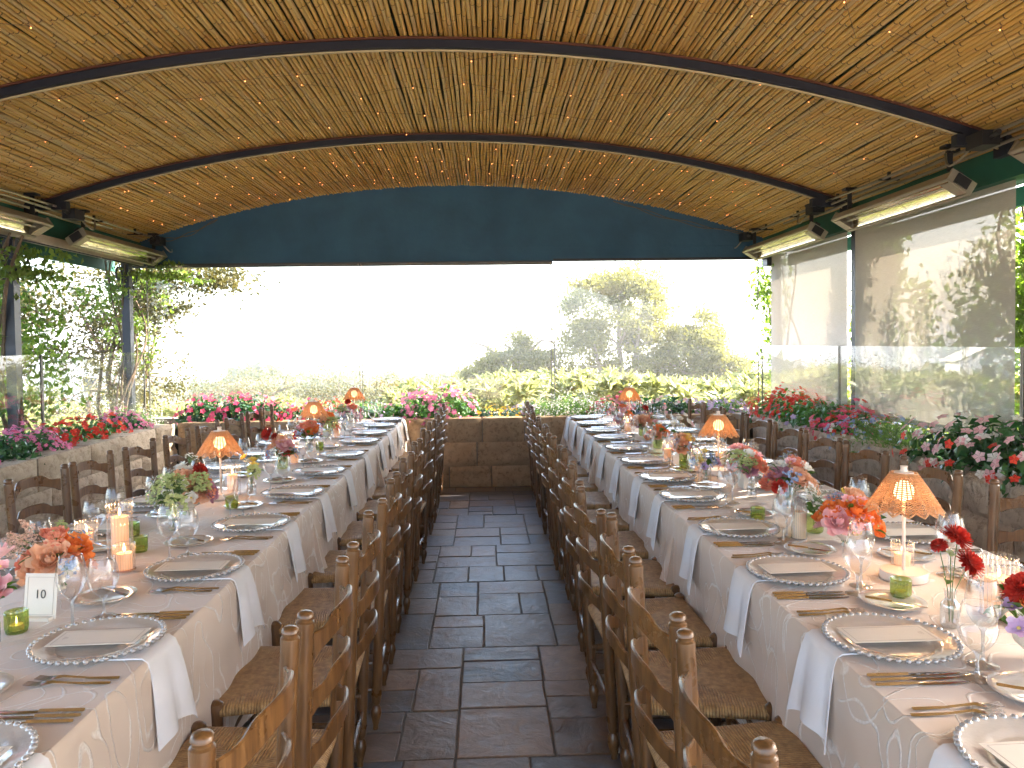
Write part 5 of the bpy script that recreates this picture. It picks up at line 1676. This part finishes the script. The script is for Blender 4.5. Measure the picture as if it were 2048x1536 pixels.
vine(3.80, 5.05, "creeper outside the right-hand shade near the picture's edge", [(.0, .15, 1.95, .12, .75, .55, 1800), (0, -.1, 1.35, .12, .6, .5, 1300), (0, .5, 1.65, .1, .55, .35, 600), (0, -.3, .9, .12, .5, .4, 700), (-.25, -.37, 1.6, .05, .10, 1.1, 260)], 4, 34, LEAF_VINE, .075)
vine(3.74, 9.15, "creeper hanging at the far right corner beside the shade", [(-.18, .10, 1.95, .22, .35, .75, 900), (-.1, .1, 1.3, .18, .3, .5, 400)], 3, 35, LEAF_VINE, .06)

# ================================================================== OUTDOORS
def gz(x, y):
    """terrain height"""
    d = max(0.0, sqrt(max(0, y - 9) ** 2 + (max(0, abs(x) - 5) * .35) ** 2))
    pts = [(0, -.02), (4, -.25), (12, -.6), (30, -1.6), (60, -3.6), (120, -7.5), (300, -17), (600, -27), (900, -31), (3000, -40)]
    for (a, ha), (b, hb) in zip(pts[:-1], pts[1:]):
        if d <= b: return ha + (hb - ha) * (d - a) / (b - a)
    return -40
xs_ = [-3000, -1500, -700, -350, -180, -100, -60, -40, -28, -20, -14, -10, -7, -5, -3, 0, 3, 5, 7, 10, 14, 20, 28, 40, 60, 100, 180, 350, 700, 1500, 3000]
ys_ = [-60, -30, -15, -6, 0, 5, 9, 11, 13, 16, 20, 26, 34, 45, 60, 80, 110, 150, 210, 300, 420, 600, 760, 900, 1200, 3000]
mb = M()
vs = [(x, y, gz(x, y) - .045) for y in ys_ for x in xs_]
n = len(xs_)
fs = [(j * n + i, j * n + i + 1, (j + 1) * n + i + 1, (j + 1) * n + i) for j in range(len(ys_) - 1) for i in range(n - 1)]
mb.add(vs, fs)
m = N("dry_ground")
pg = m.n("ShaderNodeNewGeometry").outputs["Position"]
gc = m.ramp(m.noise(pg, .12, 6, .65), [(.3, (.05, .055, .025)), (.5, (.10, .09, .045)), (.7, (.14, .12, .07))])
m.P(Base_Color=gc, Roughness=.95, Specular_IOR_Level=.1)
m.bump(m.noise(pg, 6, 5), .05)
tag(ob("ground", mb.mesh("ground", m.mat)), "dry grassy ground falling away towards the sea", kind="structure")
mb = M(); mb.add([(-30000, 700, -30), (30000, 700, -30), (30000, 40000, -30), (-30000, 40000, -30)], [(0, 1, 2, 3)])
m = N("sea_water"); pg = m.n("ShaderNodeNewGeometry").outputs["Position"]
m.P(Base_Color=(.10, .17, .22), Roughness=.28, Specular_IOR_Level=.5); m.bump(m.noise(pg, .05, 4), .6)
tag(ob("sea", mb.mesh("sea", m.mat, False)), "pale hazy sea out to the horizon", kind="structure")
# unseen paved apron behind and beside the terrace, added to bounce warm sunlight
mb = M(); mb.box((0, -9.5, -.06), (22, 15.8, .08)); tag(ob("paving", mb.mesh("paving", STONE_PALE, False)), "unseen pale stone paving added behind the camera", kind="structure")

def tree(name, loc, label, cat, crowns, nleaf, ls, trunk, seed, leafmat, bark, fork=None, nb=26, group=None, clus=.28, cl_n=70):
    """crowns: ellipsoids (cx,cy,cz,rx,ry,rz,weight) relative to base; trunk: list of (x,y,z,r)"""
    rng = np.random.default_rng(seed); r = random.Random(seed)
    root = empty(name, loc, 0, label, cat, group)
    W = np.array([c[6] for c in crowns], float); W /= W.sum()
    nc = cl_n
    which = rng.choice(len(crowns), nc, p=W)
    C = np.zeros((nc, 3))
    for k in range(nc):
        c = crowns[which[k]]
        d = rng.normal(size=3); d /= np.linalg.norm(d); q = rng.uniform(.35, 1.0) ** .5
        C[k] = [c[0] + c[3] * d[0] * q, c[1] + c[4] * d[1] * q, c[2] + c[5] * d[2] * q]
    idx = rng.integers(0, nc, nleaf)
    sz = rng.uniform(.6, 1.5, nc)[idx][:, None]
    P = C[idx] + rng.normal(size=(nleaf, 3)) * clus * sz * np.array([1, 1, .7])
    V, F = leaf_cloud(P, ls, rng, normals=(P - C[idx]) * 1.5 + np.array([0, 0, .3]), spread=.8, aspect=1.8, droop=.3)
    ob("crown", np_mesh("crown", V, F, leafmat), root)
    mb = M()
    pts = [Vector(t[:3]) for t in trunk]; rs = [t[3] for t in trunk]
    mb.tube(pts, rs, 9)
    for t2 in (fork or []):
        mb.tube([Vector(t[:3]) for t in t2], [t[3] for t in t2], 8)
    ob("trunk", mb.mesh("trunk", bark), root)
    mb = M()
    starts = [(Vector(t[:3]), t[3]) for tr_ in [trunk] + (fork or []) for t in tr_[len(tr_) // 2:]]
    order = rng.permutation(nc)[:nb]
    for k in order:
        e = Vector(C[k])
        s, sr_ = min(starts, key=lambda q: (q[0] - e).length + r.uniform(0, .5))
        mid = (s + e) / 2 + Vector((r.uniform(-1, 1), r.uniform(-1, 1), r.uniform(-.2, 1))) * (e - s).length * .13
        q1 = s + (mid - s) * .5 + Vector((r.uniform(-1, 1), r.uniform(-1, 1), 0)) * .04 * (e - s).length
        mb.tube([s, q1, mid, (mid + e) / 2 + Vector((0, 0, .04 * (e - s).length)), e], [sr_ * .62, sr_ * .52, sr_ * .42, sr_ * .28, sr_ * .10], 5, 0, False)
    ob("branches", mb.mesh("branches", bark), root)
    return root

# big oak at 30 m
tree("oak_tree", (5.5, 30, -1.25), "big round-crowned oak with several trunks beyond the hedge", "tree",
     [(-.3, 0, 4.0, 2.35, 1.6, 1.7, 7), (-1.6, 0, 2.6, 1.0, 1.2, 1.3, 2.6), (1.3, .3, 2.7, 1.3, 1.2, 1.2, 2.6), (.3, 0, 4.9, 1.4, 1.2, .9, 2), (.2, 0, 1.6, 1.8, 1, .6, 1)], 33000, .125,
     [(0, 0, -.2, .20), (.1, 0, .6, .17), (0, .1, 1.5, .14), (-.1, 0, 2.6, .10), (-.1, 0, 4.2, .05)], 41, LEAF_OAK, BARK_PALE,
     fork=[[(0, 0, .1, .15), (-.5, 0, .8, .12), (-.9, .1, 1.8, .09), (-1.2, 0, 3.0, .05)], [(.1, 0, .1, .15), (.8, .1, .7, .12), (1.6, 0, 1.5, .08), (2.1, 0, 2.3, .05)], [(0, .1, .5, .12), (.4, 0, 1.4, .10), (.6, 0, 2.6, .07), (.8, .1, 3.8, .04)]], nb=80, clus=.23, cl_n=170)
tree("oak_tree", (8.3, 30, -1.4), "leaning oak with lower crown right of the big one", "tree",
     [(.1, 0, 2.6, 1.5, 1.2, 1.0, 3), (.6, 0, 3.4, .8, .8, .9, 1.2), (1.5, 0, 1.6, 1.1, 1, .8, 2), (-.9, 0, 1.8, .7, .8, .8, 1)], 21000, .125,
     [(-.9, 0, -.2, .17), (-.5, 0, .7, .14), (0, 0, 1.5, .10), (.6, 0, 2.4, .06)], 42, LEAF_OAK, BARK_PALE, nb=40, clus=.23, cl_n=105)
tree("gnarled_tree", (1.15, 30, -1.4), "low gnarled tree with bare arching limbs left of the big oak", "tree",
     [(0, 0, 2.1, 1.3, 1, .6, 2), (-1.2, 0, 1.7, .8, .8, .6, 1.4), (1.2, 0, 1.9, .7, .8, .6, 1), (.2, 0, 3.0, .3, .4, .4, .4)], 17000, .12,
     [(.1, 0, -.2, .13), (.1, 0, .9, .11), (.15, 0, 1.8, .08), (.2, 0, 2.4, .05)], 43, LEAF_OAK, BARK_PALE,
     fork=[[(.1, 0, 1.3, .07), (-.5, 0, 2.3, .07), (-1.1, 0, 2.85, .065), (-1.6, 0, 3.0, .05), (-1.9, 0, 2.5, .03)], [(.1, 0, 1.2, .06), (.6, 0, 2.6, .06), (1.1, 0, 3.05, .05), (1.6, 0, 3.0, .03)], [(.1, 0, 1.5, .05), (-.2, 0, 2.8, .05), (-.6, 0, 3.0, .03)]], nb=16, clus=.22, cl_n=60)
# shrub tree behind the far left post
tree("crape_tree", (-4.75, 9.9, -.2), "multi-stemmed tree with thin twisting trunks behind the far left post", "tree",
     [(-.1, 0, 2.3, .75, .8, .55, 3), (.45, 0, 1.9, .6, .7, .8, 2.4), (.95, -.1, 2.62, .75, .5, .18, 2), (.3, 0, 1.3, .45, .5, .45, 1), (-.5, .2, 1.9, .4, .5, .5, .8)], 11500, .055,
     [(0, 0, -.1, .045), (-.08, .02, .8, .038), (-.14, 0, 1.4, .032), (.0, 0, 2.1, .024), (.2, 0, 2.6, .012)], 44, LEAF_TREE, BARK,
     fork=[[(.02, 0, 0, .035), (.12, 0, .9, .03), (.02, .03, 1.5, .026), (.15, 0, 2.2, .018), (.7, 0, 2.7, .008)], [(.05, 0, 0, .03), (.3, 0, .8, .026), (.34, 0, 1.4, .02), (.5, 0, 2.0, .012)], [(-.05, 0, 0, .03), (-.28, 0, 1.0, .025), (-.2, 0, 1.7, .02), (-.5, 0, 2.3, .01)]], nb=34, clus=.11, cl_n=110)
tree("leafy_tree", (-7.0, 9.6, -.3), "dense green tree filling the left edge behind the vine post", "tree",
     [(0, 0, 2.6, 1.1, 1, .7, 3), (.9, 0, 2.2, .55, .7, .55, 2), (-.6, 0, 1.8, .9, .8, .7, 2), (.5, 0, 1.6, .5, .6, .4, 1)], 13000, .075,
     [(-.2, 0, 0, .08), (-.1, 0, .9, .07), (.1, 0, 1.8, .05), (.3, 0, 2.6, .02)], 45, LEAF_TREE, BARK, nb=24, clus=.19, cl_n=90)
# bushes on the slope at left and centre
bushes = [(-9.5, 13.5, 1.1, 1.3, "rounded sunlit bush low at the left edge beyond the glass"), (-7.2, 12.2, .9, 1.05, "sunlit bush behind the left vine post"), (-5.4, 12.4, .85, .95, "sunlit bush behind the orange impatiens"),
          (-12.5, 24, 2.0, 1.9, "pale green tree clump behind the left post"), (-9.2, 30, 2.3, 1.5, "olive-green tree clump left of the far post's trunks"),
          (-14.5, 44, 3.0, 2.2, "pale tree clump on the slope, left"), (-10.2, 52, 3.3, 2.6, "pale rounded tree clump above the coral impatiens"), (-6.5, 60, 3.2, 2.2, "pale tree clump mid-slope left of the centre"),
          (-16, 70, 4.6, 3.6, "broad pale tree clump farther down the slope"), (-4.6, 24, 1.3, 1.2, "yellowish bush above the far left planter"), (-2.6, 21, 1.0, 1.1, "yellowish bush behind the second left lamp"),
          (-.2, 46, 1.7, 2.1, "dark green dome-shaped bush in the middle distance"), (-1.9, 50, 1.6, 1.9, "smaller bush left of the glass joint in the middle distance"), (2.6, 60, 2.2, 2.7, "bush in the middle distance left of the gnarled tree"),
          (10.5, 34, 2.4, 2.0, "tree clump at the right end of the far tree line"), (15.5, 33, 3.0, 2.3, "tree clump behind the right-hand shade"), (6.3, 36, 1.9, 1.5, "grey-green undergrowth below the big oak"), (2.8, 35, 1.9, 1.5, "grey-green undergrowth left of the big oak")]
BG = "bushes and tree clumps on the slope"
for k, (bx, by, rr, hh, lab) in enumerate(bushes):
    z = gz(bx, by) - .1
    far = by > 20
    tree("bush", (bx, by, z), lab, "bush", [(0, 0, hh * .55, rr, rr * .8, hh * .55, 2), (rr * .5, 0, hh * .4, rr * .6, rr * .6, hh * .4, 1), (-rr * .5, 0, hh * .45, rr * .6, rr * .6, hh * .35, 1)], 3600 if far else 3400, .09 * max(1, by / 26) if far else .075,
         [(0, 0, -.1, .05 * rr), (0, 0, hh * .3, .04 * rr), (.1, 0, hh * .6, .02 * rr)], 60 + k, LEAF_FAR if by > 40 else (LEAF_TREE if far else LEAF_HEDGE), BARK, nb=10, group=BG, clus=.16 * rr, cl_n=50)

# hedge of long arching leaves behind the far planter
rng = np.random.default_rng(8)
def hedge_obj(n, xr, yr, top, seed, ls, label, name="hedge"):
    rng = np.random.default_rng(seed)
    nr = n // 16
    cx = rng.uniform(xr[0], xr[1], nr); cyy = rng.uniform(yr[0], yr[1], nr)
    und = np.sin(cx * 1.3) * .07 + np.sin(cx * 3.1 + cyy * 2) * .06
    cz = top + und - rng.uniform(0, 1, nr) ** 1.3 * .85 - (cyy - yr[0]) * .0
    i = rng.integers(0, nr, n)
    a = rng.uniform(0, 2 * pi, n); el = rng.uniform(.1, 1.2, n)
    ax = np.stack([np.cos(a) * np.cos(el), np.sin(a) * np.cos(el), np.sin(el)], 1)
    P = np.stack([cx[i], cyy[i], cz[i]], 1) + ax * ls * .5 * rng.uniform(.5, 1.1, n)[:, None]
    V, F = leaf_cloud(P, ls, rng, normals=np.tile(np.array([0, 0, 1.0]), (n, 1)), spread=.4, aspect=4.2, axis=ax, bend=.55)
    tag(ob(name, np_mesh(name, V, F, LEAF_HEDGE)), label, kind="stuff")
hedge_obj(26000, (-1.4, 9.5), (10.0, 13.2), .90, 3, .24, "sunlit yellow-green hedge of long arching leaves beyond the far glass")
hedge_obj(9000, (-5.5, -1.2), (10.4, 13.0), .52, 4, .20, "lower sunlit planting beyond the far planter on the left")
hedge_obj(9000, (4.2, 7.5), (4.0, 10.0), .80, 5, .22, "sunlit hedge outside the right-hand shades")
hedge_obj(6000, (-6.5, -4.4), (5.5, 10.0), .55, 6, .14, "sunlit low shrubs outside the left glass")
hedge_obj(8000, (-14, 14), (15, 24), -.2, 7, .30, "pale ground cover on the slope", "ground_cover")

# distant wooded valley
def far_woods():
    rng = np.random.default_rng(12)
    Vs = []; Fs = []; b = 0
    for k in range(420):
        y = rng.uniform(75, 560); x = rng.uniform(-.55, .5) * y
        z = gz(x, y); R = rng.uniform(1.8, 4.2) * (1 + y / 500)
        n = 60
        d = rng.normal(size=(n, 3)); d /= np.linalg.norm(d, axis=1)[:, None]; d[:, 2] = abs(d[:, 2])
        P = d * np.array([R, R, R * .75]) * rng.uniform(.75, 1.05, (n, 1)) + np.array([x, y, z])
        V, F = leaf_cloud(P, R * .62, rng, normals=d * 3, spread=.5, aspect=1.2)
        Vs.append(V); Fs.append(F + b); b += len(V)
    return np_mesh("far_woods", np.concatenate(Vs), np.concatenate(Fs), LEAF_FAR)
tag(ob("far_woods", far_woods()), "hazy wooded valley reaching to the sea", kind="stuff")
hm = M()
r = random.Random(4)
m = N("far_hill"); m.P(Base_Color=(.20, .22, .20), Roughness=1.0)
for (x0, x1, y, h) in ((-260, -40, 900, 9), (-40, 190, 1000, 6), (-900, -250, 1300, 26), (200, 900, 1500, 30)):
    n = 24
    vs = []
    for k in range(n + 1):
        t = k / n; x = x0 + (x1 - x0) * t; hh = h * sin(pi * t) ** .7 * (1 + .25 * sin(t * 17) + .12 * sin(t * 41))
        vs += [(x, y - 90, -40), (x, y, -32 + hh), (x, y + 120, -40)]
    fs = []
    for k in range(n):
        for j in range(2): fs.append((k * 3 + j, k * 3 + 3 + j, k * 3 + 4 + j, k * 3 + 1 + j))
    hm.add(vs, fs)
tag(ob("hills", hm.mesh("hills", m.mat)), "faint blue hills at the shore", kind="structure")

# white cottage on the slope at left
WHITE = plain("white_render", (.72, .71, .68), .8); TILE = plain("clay_tile", (.34, .15, .09), .8, scale=4); DGL = plain("dark_window", (.04, .05, .06), .15)
root = empty("cottage", (-20.8, 40, gz(-20.8, 40) + .35), radians(18), "small white house on the slope seen through the left glass", "house")
mb = M(); mb.box((0, 0, .75), (3.4, 2.8, 1.9)); mb.add([(-1.7, -1.4, 1.7), (1.7, -1.4, 1.7), (0, -1.4, 2.5), (-1.7, 1.4, 1.7), (1.7, 1.4, 1.7), (0, 1.4, 2.5)], [(0, 1, 2), (3, 5, 4)]); ob("walls", mb.mesh("walls", WHITE, False), root)
mb = M()
for s in (-1, 1):
    mb.add([(s * 1.95, -1.65, 1.58), (s * 1.95, 1.65, 1.58), (0, 1.65, 2.53), (0, -1.65, 2.53), (s * 1.95, -1.65, 1.64), (s * 1.95, 1.65, 1.64), (0, 1.65, 2.60), (0, -1.65, 2.60)], [(0, 1, 2, 3), (4, 7, 6, 5), (0, 4, 5, 1), (0, 3, 7, 4), (1, 5, 6, 2)])
ob("roof", mb.mesh("roof", plain("white_roof", (.6, .58, .55), .8), False), root)
mb = M(); mb.box((.35, -1.41, 1.05), (.6, .04, .7)); ob("window", mb.mesh("window", DGL, False), root)
# ---- sea haze: one even body of air round the camera and the whole scene
m = bpy.data.materials.new("haze_air"); m.use_nodes = True
for nd in list(m.node_tree.nodes):
    if nd.type == 'BSDF_PRINCIPLED': m.node_tree.nodes.remove(nd)
pv = m.node_tree.nodes.new("ShaderNodeVolumePrincipled")
pv.inputs["Color"].default_value = (.96, .97, 1, 1)
pv.inputs["Density"].default_value = .0022
pv.inputs["Anisotropy"].default_value = .3
m.node_tree.links.new(pv.outputs[0], m.node_tree.nodes["Material Output"].inputs["Volume"])
mb = M(); mb.box((0, 600, -12), (3600, 1500, 60))
tag(ob("haze", mb.mesh("haze", m, False)), "pale sea haze filling the air", kind="stuff")
